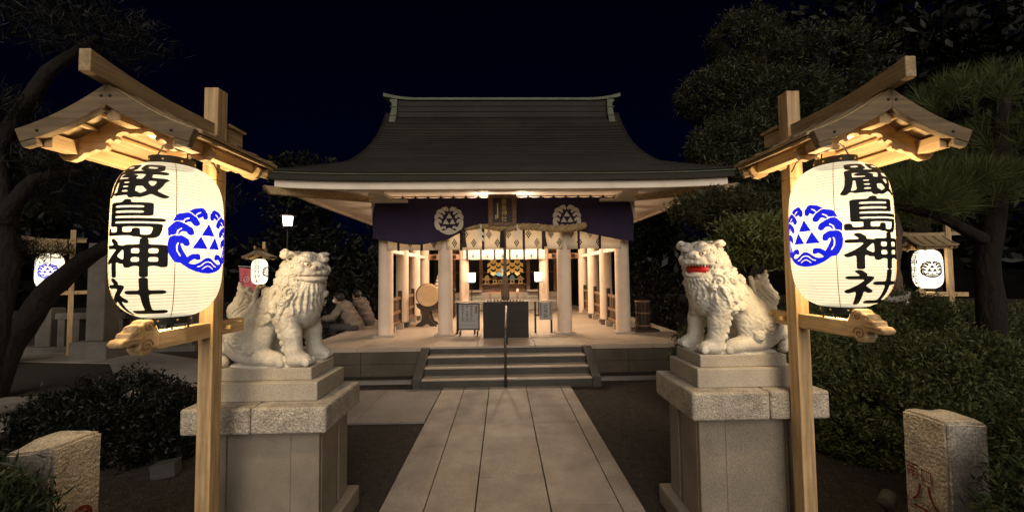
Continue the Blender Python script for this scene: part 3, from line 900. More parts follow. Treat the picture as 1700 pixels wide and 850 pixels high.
# offertory box
ob = thing('offertory_box', 'large dark wooden offertory box with a slatted top', 'offertory box', (0.045, 7.1, PT))
X0, X1, Y0, Y1 = -0.36, 0.455, 6.94, 7.42
m = MB(); m.box(X0, X1, Y0, Y0+0.03, PT+0.002, 1.075); m.box(X0, X1, Y1-0.03, Y1, PT+0.002, 1.075); m.box(X0, X0+0.03, Y0+0.03, Y1-0.03, PT+0.002, 1.075); m.box(X1-0.03, X1, Y0+0.03, Y1-0.03, PT+0.002, 1.075)
m.box(X0+0.03, X1-0.03, Y0+0.03, Y1-0.03, 0.8, 0.82)
m.outs('case_board', M['box_wood'], ob, world=True, bevel=0.008)
m = MB()
for y in (Y0+0.001, Y1-0.061): m.box(X0+0.001, X1-0.001, y, y+0.06, 1.076, 1.092)
m.box(X0+0.001, X0+0.07, Y0+0.062, Y1-0.062, 1.076, 1.092); m.box(X1-0.07, X1-0.001, Y0+0.062, Y1-0.062, 1.076, 1.092)
m.out('rim', M['box_wood'], ob, world=True)
m = MB()
for k in range(11):
    x = X0+0.10+k*(X1-X0-0.2)/10
    m.prism([(x-0.022, 1.078), (x+0.022, 1.078), (x, 1.118)], Y0+0.03, Y1-0.03, 'y')
m.outs('slat', M['platform'], ob, world=True)
# handrail on the stairs
hr = thing('stair_handrail', 'steel pipe handrail down the middle of the stone steps', 'handrail', (0.03, 5.5, 0))
m = MB(); m.tube([(0.025, 5.46, -0.01), (0.025, 5.46, 0.70), (0.027, 5.49, 0.78), (0.03, 5.56, 0.82), (0.05, 6.22, 1.05), (0.05, 6.30, 1.06), (0.05, 6.35, 1.02), (0.05, 6.36, 0.94), (0.05, 6.36, PT)], 0.018, 12)
m.out('pipe', M['steel'], hr, world=True, smooth=True)
m = MB(); m.lathe([(0.035, 0.0), (0.035, 0.012), (0.024, 0.03)], (0.05, 6.36, PT), 14); m.lathe([(0.022, -0.01), (0.022, 0.05)], (0.05, 6.36, PT+0.09), 14); m.lathe([(0.022, -0.01), (0.022, 0.05)], (0.05, 6.36, PT+0.19), 14)
m.out('collar', M['steel'], hr, world=True, smooth=True)

# notice board on castors and rail with a hanging notice
nb = thing('notice_board', 'grey notice board of small print on castors left of the offertory box', 'notice board', (-0.64, 7.25, PT))
m = MB(); m.box(-0.825, -0.46, 7.245, 7.262, 0.575, 1.03); m.out('sheet', M['grey_panel'], nb, world=True)
m = MB(); m.box(-0.845, -0.826, 7.235, 7.27, 0.54, 1.05); m.box(-0.459, -0.44, 7.235, 7.27, 0.54, 1.05); m.box(-0.826, -0.459, 7.235, 7.27, 1.031, 1.05); m.box(-0.826, -0.459, 7.235, 7.27, 0.555, 0.574)
m.out('frame', M['iron'], nb, world=True)
m = MB()
for x in (-0.80, -0.48): m.box(x-0.012, x+0.012, 7.15, 7.35, 0.50, 0.54); m.tube([(x, 7.17, 0.50), (x, 7.17, 0.47)], 0.01, 6); m.tube([(x, 7.33, 0.50), (x, 7.33, 0.47)], 0.01, 6)
m.out('stand_foot', M['iron'], nb, world=True)
for x in (-0.80, -0.48):
    m = MB()
    for y in (7.17, 7.33): m.lathe([(0.001, -0.01), (0.022, -0.01), (0.022, 0.01), (0.001, 0.01)], (0, 0, 0), 12, Matrix.Translation((x, y, PT+0.022)) @ Matrix.Rotation(PI/2, 4, 'Y'))
    m.out('castor', M['black'], nb, world=True)
m = MB(); rr = random.Random(12)
for cx in (-0.755, -0.672, -0.590):
    m.box(cx-0.022, cx+0.022, 7.243, 7.2445, 0.992, 1.006)
    z = 0.975
    while z > 0.735:
        h = rr.uniform(0.010, 0.018)
        if rr.random() < 0.85: m.box(cx-0.016+rr.uniform(-0.004, 0.004), cx+0.014+rr.uniform(-0.006, 0.006), 7.243, 7.2445, z-h*0.45, z)
        z -= h
for z in (0.715, 0.645): m.box(-0.80, -0.52, 7.243, 7.2445, z, z+0.004)
m.out('print', M['ink_dark'], nb, world=True)
m = MB(); m.box(-0.525, -0.48, 7.243, 7.2445, 0.86, 1.0); m.out('brown_strip', M['brown_wood'], nb, world=True)

rb = thing('barrier_rail', 'pale narrow shelf rail on thin dark legs behind the offertory box', 'rail', (0.06, 7.47, PT))
m = MB(); m.box(-0.93, 1.03, 7.44, 7.52, 1.045, 1.065); m.out('rail', M['platform'], rb, world=True, bevel=0.004, seg=1)
for x in (0.62, 0.93, -0.55, -0.88):
    m = MB(); m.box(x-0.018, x+0.018, 7.465, 7.495, PT+0.006, 1.044); m.box(x-0.018, x+0.018, 7.40, 7.56, PT, PT+0.006); m.out('leg', M['black'], rb, world=True)
hn = thing('hanging_notice', 'white paper notice with bold brush writing hung right of the offertory box', 'notice', (0.80, 7.43, 0.72))
m = MB(); m.box(0.695, 0.935, 7.428, 7.432, 0.70, 1.04); m.out('sheet', M['grey_panel'], hn, world=True)
flat_text('式拝会', 0.815, 7.4275, 0.955, 0.085, 0.088, M['ink_dark'], 'lettering', hn)
m = MB(); rr = random.Random(5)
for cx in (0.725, 0.905):
    z = 1.02
    while z > 0.79:
        h = rr.uniform(0.012, 0.02); m.box(cx-0.012, cx+0.012, 7.4265, 7.4275, z-h*0.6, z); z -= h
m.out('print', M['ink_dark'], hn, world=True)

# drum on its stand
ds = thing('drum_stand', 'dark carved wooden drum stand between the left columns', 'drum stand', (-1.70, 8.75, PT))
m = MB()
for sy in (-0.14, 0.14):
    y = 8.76+sy
    m.prism([(-1.93, PT), (-1.79, PT), (-1.74, PT+0.05), (-1.66, PT+0.05), (-1.61, PT), (-1.47, PT), (-1.49, PT+0.05), (-1.58, PT+0.11), (-1.63, PT+0.26), (-1.62, PT+0.33), (-1.50, PT+0.42), (-1.47, PT+0.52), (-1.53, PT+0.50), (-1.60, PT+0.45), (-1.70, PT+0.42), (-1.80, PT+0.45), (-1.87, PT+0.50), (-1.93, PT+0.52), (-1.90, PT+0.42), (-1.78, PT+0.33), (-1.77, PT+0.26), (-1.82, PT+0.11), (-1.91, PT+0.05)], y-0.025, y+0.025, 'y')
m.outs('side_frame', M['dark_wood'], ds, world=True, bevel=0.006)
m = MB(); m.box(-1.76, -1.64, 8.645, 8.875, PT+0.16, PT+0.22); m.box(-1.80, -1.60, 8.645, 8.875, PT+0.34, PT+0.39); m.outs('stretcher', M['dark_wood'], ds, world=True)
dr = thing('taiko_drum', 'round wooden drum with pale skin resting on the dark carved stand', 'drum', (-1.70, 8.76, 1.12))
RT = Matrix.Translation((-1.70, 8.78, 1.13)) @ Matrix.Rotation(R(12), 4, 'Z') @ Matrix.Rotation(PI/2, 4, 'X')
m = MB(); m.lathe([(0.238, -0.235), (0.262, -0.12), (0.268, 0), (0.262, 0.12), (0.238, 0.235)], (0, 0, 0), 36, RT); m.out('barrel', M['drum_body'], dr, world=True, autosmooth=40)
m = MB(); m.lathe([(0.0005, 0.243), (0.20, 0.243), (0.236, 0.240), (0.242, 0.225)], (0, 0, 0), 36, RT); m.lathe([(0.242, -0.225), (0.236, -0.240), (0.0005, -0.243)], (0, 0, 0), 36, RT); m.outs('skin', M['drum_skin'], dr, world=True, autosmooth=40)
m = MB()
for k in range(30):
    t = 2*PI*k/30; m.ball(RT @ Vector((0.246*math.cos(t), 0.246*math.sin(t), 0.205)), 0.009, 6)
m.out('tack', M['nail'], dr, world=True)

# low balustrades between the side columns
for s in (-1, 1):
    for a, b, lab in ((rows[0], rows[1], 'front'), (rows[1], rows[2], 'middle'), (rows[2], rows[3], 'rear')):
        side = 'left' if s < 0 else 'right'
        t = thing('balustrade', f'{lab} dark wooden balustrade between the {side} side columns', 'balustrade', (HX+2.25*s, (a+b)/2, PT), 0, 'balustrades between the side columns')
        x = HX+2.25*s; y0, y1 = a+0.19, b-0.19
        for y in (y0, y1):
            m = MB(); m.box(x-0.035, x+0.035, y-0.035, y+0.035, PT, PT+0.80); m.out('post', M['dark_wood'], t, world=True)
        for z in (0.12, 0.34, 0.62):
            m = MB(); m.box(x-0.025, x+0.025, y0+0.036, y1-0.036, PT+z, PT+z+0.06); m.out('rail', M['brown_wood'], t, world=True)
        m = MB(); n_ = 7
        for k in range(1, n_): y = y0+(y1-y0)*k/n_; m.box(x-0.01, x+0.01, y-0.01, y+0.01, PT+0.182, PT+0.339); m.box(x-0.01, x+0.01, y-0.01, y+0.01, PT+0.402, PT+0.619)
        m.outs('spindle', M['brown_wood'], t, world=True)
        m = MB()
        for y in (y0+0.1, y1-0.1): m.box(x-0.10, x+0.10, y-0.045, y+0.045, PT, PT+0.119)
        m.outs('foot_block', M['platform'], t, world=True)

# floor lamps
for s in (-1, 1):
    x = -0.845 if s < 0 else 0.965
    t = thing('floor_lamp', 'lit white box floor lamp on a thin pole, %s of the altar' % ('left' if s < 0 else 'right'), 'lamp', (x, 10.5, PT), 0, 'lit floor lamps before the altar')
    m = MB(); m.lathe([(0.082, 1.37), (0.095, 1.39), (0.105, 1.60), (0.10, 1.62)], (x, 10.5, 0), 8); m.out('shade', M['andon_paper'], t, world=True)
    m = MB(); m.tube([(x, 10.5, PT+0.02), (x, 10.5, 1.36)], 0.013, 8); m.lathe([(0.13, PT), (0.13, PT+0.02)], (x, 10.5, 0), 16); m.box(x-0.1, x+0.1, 10.4, 10.6, 1.345, 1.368); m.out('stand', M['black'], t, world=True)
    light('lamp_light', 'POINT', (0, -0.16, 1.05), 7, (1, 0.72, 0.45), t, 0.08)
# ceiling lamps behind the curtain
for x in (-0.46, 0.54):
    t = thing('ceiling_lamp', 'small ceiling lamp behind the banner, %s of the bell rope' % ('left' if x < 0 else 'right'), 'lamp', (x, 9.1, 2.9), 0, 'ceiling lamps inside the hall')
    m = MB(); m.lathe([(0.05, 3.09), (0.05, 2.99)], (x, 9.1, 0), 14); m.out('canopy', M['iron'], t, world=True)
    m = MB(); m.ball((x, 9.1, 2.93), 0.06, 12); m.out('bulb', M['lamp_glass'], t, world=True)
    light('lamp_light', 'POINT', (0, 0, -0.09), 165, (1, 0.77, 0.54), t, 0.07)

# altar things
def mini(x, kind, label, roofmat):
    t = thing('offering_shrine', label, 'miniature shrine', (x, 12.27, 1.27), 0, 'miniature shrines on the altar shelf')
    m = MB(); m.box(x-0.065, x+0.065, 12.21, 12.33, 1.30, 1.40); m.box(x-0.085, x+0.085, 12.19, 12.35, 1.272, 1.30); m.out('body', M['yellow_paper'] if kind < 3 else M['wood_z'], t, world=True)
    m = MB(); m.box(x-0.028, x+0.028, 12.205, 12.209, 1.305, 1.365); m.out('door', M['black'], t, world=True)
    m = MB()
    if kind == 1: m.prism([(x-0.15, 1.42), (x-0.08, 1.44), (x-0.06, 1.50), (x, 1.56), (x+0.06, 1.50), (x+0.08, 1.44), (x+0.15, 1.42), (x+0.14, 1.40), (x-0.14, 1.40)][::-1], 12.18, 12.36, 'y')
    else: m.prism([(x-0.13, 1.41), (x, 1.53), (x+0.13, 1.41), (x+0.10, 1.401), (x-0.10, 1.401)][::-1], 12.17, 12.37, 'y')
    m.out('roof', roofmat, t, world=True)
blue_p = surf('pale blue paper', (0.30, 0.48, 0.62), 0.6, 0.1, 9, 0)
mini(-0.50, 1, 'gold roofed miniature shrine at the left end of the altar shelf', M['yellow_paper'])
mini(-0.25, 2, 'brown roofed miniature shrine beside the gold roofed one', M['brown_wood'])
mini(-0.08, 3, 'squat dark miniature shrine left of the bell rope', M['dark_wood'])
mini(0.30, 1, 'pale blue roofed miniature shrine right of the bell rope', blue_p)
mini(0.56, 2, 'plain wooden miniature shrine at the right end of the altar shelf', M['wood_x'])
cg = MB(); cg.prism([(-0.24, 1.56), (-0.10, 1.50), (0.0, 1.50), (0.06, 1.58), (0.08, 1.74), (-0.04, 1.76), (-0.14, 1.70)], 12.46, 12.50, 'y')
tag(cg.out('fan_ornament', M['cyan_glow']), 'glowing pale cyan fan shaped ornament in the middle of the altar', 'ornament')
for k, x in enumerate((-0.40, -0.24, -0.09, 0.17, 0.32, 0.47)):
    m = MB(); m.add(*zigzag(HX+x, 11.5, 2.00, 0.10, 0.43, 5, 1 if k % 2 else -1)); m.tube([(HX+x, 11.502, 2.30), (HX+x, 11.502, 1.98)], 0.006, 5)
    tag(m.out('gold_streamer', M['yellow_paper'], None, solid=0.002), ['gold zigzag paper streamer, leftmost of six before the altar', 'gold zigzag paper streamer, second of six from the left column', 'gold zigzag paper streamer just left of the bell rope', 'gold zigzag paper streamer just right of the bell rope', 'gold zigzag paper streamer, second of six from the right column', 'gold zigzag paper streamer, rightmost of six before the altar'][k], 'paper streamer', 'gold paper streamers before the altar')
ot = thing('offering_table', 'low reddish wooden table in front of the altar stones', 'table', (0.04, 11.4, PT))
m = MB(); m.box(-0.42, 0.46, 11.25, 11.60, 1.02, 1.05); m.out('tabletop', M['red_wood'], ot, world=True, bevel=0.004)
for x in (-0.39, 0.43):
    for y in (11.28, 11.57):
        m = MB(); m.box(x-0.025, x+0.025, y-0.025, y+0.025, PT, 1.019); m.out('leg', M['brown_wood'], ot, world=True)
jar = MB(); jar.lathe([(0.03, 1.0515), (0.045, 1.07), (0.045, 1.11), (0.025, 1.13), (0.03, 1.145)], (0.43, 11.4, 0), 14)
tag(jar.out('sake_jar', M['paper'], smooth=True), 'small white jar at the right end of the low reddish table', 'jar')
# tiered white ornament, leaning pole, dark slatted cask
tw = MB(); z = 1.20
for k in range(6):
    r_ = 0.21-0.03*k; tw.lathe([(r_*0.72, z), (r_, z+0.02), (r_*0.8, z+0.09)], (-1.62, 10.2, 0), 14); z += 0.092
tw.lathe([(0.02, z), (0.03, z+0.04), (0.004, z+0.12)], (-1.62, 10.2, 0), 8)
tag(tw.out('paper_ornament', M['paper'], autosmooth=30), 'white tiered paper ornament on the high side table behind the drum', 'ornament')
wt = thing('side_table', 'dark side table under the white tiered ornament behind the drum', 'table', (-1.62, 10.2, PT))
m = MB(); m.box(-2.0, -1.25, 10.0, 10.4, 1.16, 1.198); m.out('tabletop', M['dark_wood'], wt, world=True)
for x in (-1.96, -1.29):
    for y in (10.04, 10.36):
        m = MB(); m.box(x-0.02, x+0.02, y-0.02, y+0.02, PT, 1.159); m.out('leg', M['dark_wood'], wt, world=True)
lp = MB(); lp.tube([(1.72, 10.3, PT), (1.60, 10.84, 1.95)], 0.016, 8)
tag(lp.out('bamboo_pole', M['wood_z'], smooth=True), 'thin pale pole leaning on the rear beam right of the altar', 'pole')
ck = thing('slatted_bin', 'dark slatted wooden bin standing outside the right front column', 'bin', (2.72, 7.5, PT))
m = MB()
for k in range(14):
    t_ = 2*PI*k/14; m.box(-0.026, 0.026, -0.009, 0.009, PT+0.05, PT+0.60, Matrix.Translation((2.72, 7.5, 0)) @ Matrix.Rotation(t_, 4, 'Z') @ Matrix.Translation((0, 0.13, 0)))
m.outs('slat', M['dark_wood'], ck, world=True)
m = MB()
for z in (0.10, 0.34, 0.56): m.lathe([(0.141, PT+z), (0.146, PT+z+0.015), (0.141, PT+z+0.03)], (2.72, 7.5, 0), 24, cap=False)
m.lathe([(0.12, PT+0.05), (0.12, PT+0.40)], (2.72, 7.5, 0), 18)
m.out('hoop', M['brown_wood'], ck, world=True)
m = MB(); m.box(2.55, 2.98, 7.33, 7.67, PT, PT+0.045); m.out('base', M['dark_wood'], ck, world=True)
# ------------------------------------------------------------------ sculpting with distance fields
class Sdf:
    def __init__(self, lo, hi, h):
        self.lo = np.array(lo, float); self.h = h
        self.n = np.ceil((np.array(hi)-lo)/h).astype(int)+1
        self.D = np.full(self.n, 0.2, np.float32)
        self.ax = [self.lo[k]+h*np.arange(self.n[k]) for k in range(3)]
    def sub(self, c, r):
        c = np.array(c); r = np.array(r) if hasattr(r, '__len__') else np.array([r]*3)
        a = np.maximum(np.floor((c-r-self.lo)/self.h).astype(int), 0); b = np.minimum(np.ceil((c+r-self.lo)/self.h).astype(int)+1, self.n)
        if (b <= a).any(): return None, None
        s = tuple(slice(a[k], b[k]) for k in range(3))
        P = np.meshgrid(*[self.ax[k][s[k]] for k in range(3)], indexing='ij')
        return s, P
    def mix(self, s, d, k, carve=False):
        A = self.D[s]
        if carve:
            d = -d; h = np.clip(0.5-0.5*(d-A)/k, 0, 1) if k else (A > d)*1.0
            h = np.clip(0.5+0.5*(d-A)/max(k, 1e-6), 0, 1)
            self.D[s] = A*(1-h)+d*h+k*h*(1-h)
        else:
            h = np.clip(0.5+0.5*(d-A)/k, 0, 1)
            self.D[s] = d*(1-h)+A*h-k*h*(1-h)
    def ell(self, c, r, k=0.03, rot=None, carve=False):
        r = np.array(r if hasattr(r, '__len__') else [r]*3, float)
        s, P = self.sub(c, r.max()+k*1.5+2*self.h)
        if s is None: return
        q = [P[i]-c[i] for i in range(3)]
        if rot is not None:
            Rm = np.array(rot.to_3x3()); q = [Rm[0, i]*q[0]+Rm[1, i]*q[1]+Rm[2, i]*q[2] for i in range(3)]
        k0 = np.sqrt(sum((q[i]/r[i])**2 for i in range(3))); k1 = np.sqrt(sum((q[i]/r[i]**2)**2 for i in range(3)))+1e-9
        self.mix(s, (k0*(k0-1)/k1).astype(np.float32), k, carve)
    def cap(self, a, b, ra, rb, k=0.03, carve=False):
        a, b = np.array(a, float), np.array(b, float)
        s, P = self.sub((a+b)/2, np.abs(b-a)/2+max(ra, rb)+k*1.5+2*self.h)
        if s is None: return
        v = b-a; l2 = (v**2).sum()+1e-12
        t = np.clip(sum((P[i]-a[i])*v[i] for i in range(3))/l2, 0, 1)
        d = np.sqrt(sum((P[i]-a[i]-t*v[i])**2 for i in range(3)))-(ra+(rb-ra)*t)
        self.mix(s, d.astype(np.float32), k, carve)
    def chain(self, pts, rad, k=0.02, carve=False):
        for i in range(len(pts)-1): self.cap(pts[i], pts[i+1], rad[i], rad[i+1], k, carve)
    def curl(self, c, r, n, k=0.012, turn=1, flat=0.8, amp=0.16):
        n = Vector(n).normalized(); rot = n.to_track_quat('Z', 'Y').to_matrix()
        self.ell(c, (r, r, r*flat), k, rot)
        s, P = self.sub(c, r*1.25)
        if s is None: return
        q = [P[i]-c[i] for i in range(3)]; Rm = np.array(rot); q = [Rm[0, i]*q[0]+Rm[1, i]*q[1]+Rm[2, i]*q[2] for i in range(3)]
        rho = np.hypot(q[0], q[1]); th = np.arctan2(q[1], q[0])*turn
        w = np.clip(1.2-np.sqrt(rho**2+q[2]**2)/r, 0, 0.3)/0.3*(q[2] > -0.2*r)
        self.D[s] += (amp*r*0.5*np.cos(2*PI*rho/(r*0.52)-th)*w).astype(np.float32)
    def relief(self, c, r, fn):
        s, P = self.sub(c, r)
        if s is not None: self.D[s] += fn(*P).astype(np.float32)
    def surf(self, c, d, far=0.45):
        """outermost surface point from c along d"""
        d = np.array(d, float); d /= np.linalg.norm(d)
        ts = np.arange(0, far, self.h*0.5); P = np.array(c)+ts[:, None]*d
        ij = np.clip(np.rint((P-self.lo)/self.h).astype(int), 0, self.n-1)
        v = self.D[ij[:, 0], ij[:, 1], ij[:, 2]] < 0
        k = np.nonzero(v)[0]
        return np.array(c)+(ts[k[-1]] if len(k) else 0.0)*d
    def mesh(self):
        D, lo, h = self.D, self.lo, self.h
        ins = D < 0
        nx, ny, nz = D.shape
        cnt = np.zeros((nx-1, ny-1, nz-1), np.int8)
        for i in (0, 1):
            for j in (0, 1):
                for k in (0, 1): cnt += ins[i:nx-1+i, j:ny-1+j, k:nz-1+k]
        act = (cnt > 0) & (cnt < 8)
        idx = np.full(act.shape, -1, np.int64); A = np.argwhere(act); idx[act] = np.arange(len(A))
        acc = np.zeros((len(A), 3)); num = np.zeros(len(A))
        a0, a1, a2 = A.T
        off = [(i, j, k) for i in (0, 1) for j in (0, 1) for k in (0, 1)]
        for p in off:
            for ax in range(3):
                if p[ax]: continue
                q = list(p); q[ax] = 1
                f0 = D[a0+p[0], a1+p[1], a2+p[2]]; f1 = D[a0+q[0], a1+q[1], a2+q[2]]
                cr = (f0 < 0) != (f1 < 0)
                t = np.where(cr, f0/np.where(cr, f0-f1, 1), 0)
                pos = np.array(p, float)[None, :].repeat(len(A), 0); pos[:, ax] += t
                acc += pos*cr[:, None]; num += cr
        V = lo+h*(A+acc/num[:, None])
        Q = []
        for ax in range(3):
            s0 = [slice(None)]*3; s1 = [slice(None)]*3
            s0[ax] = slice(0, -1); s1[ax] = slice(1, None)
            E = np.argwhere(ins[tuple(s0)] != ins[tuple(s1)])
            u, v = [(1, 2), (2, 0), (0, 1)][ax]
            lim = np.array(act.shape)
            ok = (E[:, u] > 0) & (E[:, v] > 0) & (E[:, u] < lim[u]) & (E[:, v] < lim[v]) & (E[:, ax] < lim[ax])
            E = E[ok]
            def cell(du, dv):
                c = E.copy(); c[:, u] += du; c[:, v] += dv; return idx[c[:, 0], c[:, 1], c[:, 2]]
            q = np.stack([cell(-1, -1), cell(0, -1), cell(0, 0), cell(-1, 0)], 1)
            flip = ~ins[E[:, 0], E[:, 1], E[:, 2]]
            q[flip] = q[flip][:, ::-1]
            Q.append(q)
        Q = np.concatenate(Q)
        me = bpy.data.meshes.new('sculpt')
        me.vertices.add(len(V)); me.vertices.foreach_set('co', V.astype(np.float32).ravel())
        me.loops.add(len(Q)*4); me.loops.foreach_set('vertex_index', Q.ravel().astype(np.int32))
        me.polygons.add(len(Q)); me.polygons.foreach_set('loop_start', np.arange(0, len(Q)*4, 4, dtype=np.int32))
        me.update(calc_edges=True); me.validate()
        return me

# ------------------------------------------------------------------ guardian lions
def guardian_lion(label, loc, rz, scale, turn, open_mouth):
    """turn: signed head yaw in degrees; the near side is the sign of turn"""
    t = thing('guardian_lion', label, 'lion statue', loc, rz)
    t.scale = (scale, scale, scale)
    ns = 1 if turn > 0 else -1
    S = Sdf((-0.40, -0.26, -0.012), (0.42, 0.26, 0.80), 0.0052)
    # haunches, trunk, chest
    for s in (-1, 1):
        S.ell((-0.155, 0.105*s, 0.165), (0.150, 0.085, 0.150), 0.04)
        S.ell((-0.05, 0.125*s, 0.055), (0.125, 0.062, 0.052), 0.03)
        S.ell((0.035, 0.130*s, 0.042), (0.062, 0.055, 0.044), 0.02)
        for q in range(4):
            S.ell((0.083, (0.098+0.022*q)*s, 0.026), (0.024, 0.0125, 0.024), 0.006)
    S.ell((-0.19, 0, 0.17), (0.135, 0.13, 0.165), 0.05)
    S.cap((-0.17, 0, 0.21), (0.055, 0, 0.42), 0.130, 0.130, 0.06)
    S.cap((0.04, 0, 0.40), (0.14, 0, 0.50), 0.135, 0.130, 0.05)
    S.ell((0.12, 0, 0.395), (0.125, 0.145, 0.170), 0.05)
    S.ell((0.15, 0, 0.34), (0.09, 0.12, 0.10), 0.04)
    # front legs
    for s in (-1, 1):
        dx = 0.0 if s == ns else 0.015
        S.ell((0.085, 0.125*s, 0.345), (0.080, 0.058, 0.110), 0.03)
        S.chain([(0.105+dx, 0.125*s, 0.33), (0.135+dx, 0.120*s, 0.20), (0.150+dx, 0.118*s, 0.09), (0.158+dx, 0.118*s, 0.05)], [0.072, 0.056, 0.050, 0.054], 0.02)
        S.ell((0.185+dx, 0.118*s, 0.040), (0.072, 0.058, 0.044), 0.02)
        for q in range(4): S.ell((0.240+dx, (0.083+0.0235*q)*s, 0.028), (0.026, 0.0135, 0.027), 0.006)
        # tufts behind the forelegs
        for q in range(5): S.curl((0.052+0.010*q+dx, 0.135*s, 0.275-0.042*q), 0.027-0.002*q, (-0.5, s, 0.1), 0.012, s)
    # belly ribs
    for s in (-1, 1):
        for q in range(4): S.curl((-0.02-0.03*q, 0.135*s, 0.30-0.015*q), 0.028, (0, s, 0.3), 0.015, s, 0.5)
    # haunch swirls and back of the rump
    for s in (-1, 1):
        S.curl((-0.165, 0.182*s, 0.185), 0.050, (0, s, 0.1), 0.03, s, 0.35, 0.13)
        S.curl((-0.10, 0.190*s, 0.115), 0.030, (0.2, s, 0.1), 0.02, s, 0.4)
    for (x, y, z, r) in ((-0.295, 0.08, 0.20, 0.05), (-0.305, -0.08, 0.20, 0.05), (-0.315, 0.0, 0.235, 0.048), (-0.33, 0.05, 0.13, 0.040), (-0.33, -0.05, 0.13, 0.040), (-0.30, 0.12, 0.12, 0.042), (-0.30, -0.12, 0.12, 0.042), (-0.315, 0.09, 0.05, 0.035), (-0.315, -0.09, 0.05, 0.035)):
        S.curl((x, y, z), r, (-1, y*6, 0.3), 0.012, 1 if y > 0 else -1)
    S.chain([(-0.30, 0.11*ns, 0.19), (-0.335, 0.12*ns, 0.11), (-0.30, 0.12*ns, 0.03)], [0.024, 0.026, 0.034], 0.01)
    # tail plume
    for (y0, b) in ((0, 1.0), (0.035, 0.8), (-0.035, 0.8)):
        S.chain([(-0.245, y0, 0.26), (-0.265, y0*1.3, 0.35), (-0.245, y0*1.2, 0.42*b+0.02), (-0.285, y0*0.7, 0.515*b+0.01)], [0.060, 0.066*b, 0.046*b, 0.012], 0.022)
    def plume(X, Y, Z):
        w = np.clip((Z-0.28)/0.05, 0, 1)*np.clip((-0.17-X)/0.02, 0, 1)
        return 0.0045*np.cos((X*0.9+0.035*np.sin(Z*26))*2*PI/0.026)*w
    S.relief((-0.25, 0, 0.41), (0.09, 0.13, 0.14), plume)
    # the plinth under it all
    S.ell((-0.03, 0, -0.004), (0.30, 0.17, 0.030), 0.02)
    # head frame
    hc = Vector((0.172, 0.018*ns, 0.640)); HS = 0.86
    RH = Matrix.Rotation(R(turn), 4, 'Z') @ Matrix.Rotation(R(4), 4, 'Y')
    def H(p): return tuple(hc+RH @ (Vector(p)*HS))
    def he(p, r, k=0.02, rot=None, carve=False): S.ell(H(p), tuple(q*HS for q in r), k*HS, RH if rot is None else RH @ rot, carve)
    # neck and mane mass
    S.ell((0.105, 0, 0.545), (0.105, 0.122, 0.160), 0.04)
    he((-0.030, 0, -0.06), (0.095, 0.140, 0.160), 0.03)
    he((0.0, 0, 0.010), (0.135, 0.132, 0.108), 0.02)
    # brow, cheeks, muzzle
    he((0.04, 0, 0.060), (0.085, 0.118, 0.050), 0.02)
    for s in (-1, 1):
        he((0.096, 0.060*s, 0.052), (0.044, 0.062, 0.029), 0.008, Matrix.Rotation(R(20*s), 4, 'X'))
        S.curl(H((0.100, 0.058*s, 0.080)), 0.030, RH @ Vector((1, 0.35*s, 0.5)), 0.008, s, 0.7)
        he((0.075, 0.108*s, -0.020), (0.055, 0.038, 0.042), 0.02)
        he((0.108, 0.050*s, -0.030), (0.056, 0.056, 0.038), 0.012)
        he((0.150, 0.030*s, 0.006), (0.028, 0.028, 0.022), 0.008)
    he((0.120, 0, 0.015), (0.060, 0.036, 0.036), 0.015)
    he((0.138, 0, 0.014), (0.036, 0.044, 0.030), 0.010)
    for s in (-1, 1):
        he((0.176, 0.026*s, 0.002), (0.012, 0.010, 0.008), 0.004, carve=True)
        he((0.126, 0.070*s, 0.022), (0.024, 0.036, 0.016), 0.006, Matrix.Rotation(R(22*s), 4, 'X'), True)
    # forehead crease
    S.cap(H((0.13, 0, 0.06)), H((0.04, 0, 0.125)), 0.006, 0.008, 0.006, True)
    # upper lip roll
    lipz = -0.052
    lip = [(0.045, 0.126, lipz+0.016), (0.09, 0.112, lipz-0.004), (0.130, 0.082, lipz), (0.156, 0.040, lipz+0.006), (0.161, 0, lipz+0.010)]
    lip = lip+[(x, -y, z) for x, y, z in lip[-2::-1]]
    S.chain([H(p) for p in lip], [0.013]*len(lip), 0.008)
    if open_mouth:
        he((0.072, 0, -0.130), (0.095, 0.098, 0.056), 0.02)
        jaw = [(0.040, 0.118, -0.056), (0.066, 0.108, -0.118), (0.100, 0.084, -0.156), (0.120, 0.040, -0.164), (0.124, 0, -0.164)]
        jaw = jaw+[(x, -y, z) for x, y, z in jaw[-2::-1]]
        S.chain([H(p) for p in jaw], [0.015]*len(jaw), 0.010)
        he((0.106, 0, -0.104), (0.085, 0.094, 0.051), 0.006, carve=True)
    else:
        he((0.088, 0, -0.088), (0.090, 0.098, 0.034), 0.015)
        jaw = [(0.050, 0.116, -0.066), (0.095, 0.100, -0.084), (0.128, 0.068, -0.088), (0.146, 0.030, -0.086), (0.149, 0, -0.086)]
        jaw = jaw+[(x, -y, z) for x, y, z in jaw[-2::-1]]
        S.chain([H(p) for p in jaw], [0.014]*len(jaw), 0.008)
        gr = [(x*1.05, y*1.03, lipz-0.014) for x, y, z in lip]
        S.chain([H(p) for p in gr], [0.0065]*len(gr), 0.004, True)
    # ears
    for s in (-1, 1):
        E = Matrix.Rotation(R(22*s), 4, 'X') @ Matrix.Rotation(R(-18*s), 4, 'Z')
        he((0.005, 0.122*s, 0.088), (0.052, 0.058, 0.026), 0.010, E)
        he((-0.01, 0.155*s, 0.082), (0.036, 0.026, 0.022), 0.010, E)
        he((0.048, 0.130*s, 0.076), (0.028, 0.034, 0.012), 0.005, E, True)
    # beard and chest locks running down over the chest
    he((0.060, 0, -0.155), (0.075, 0.085, 0.062), 0.03)
    strands = []
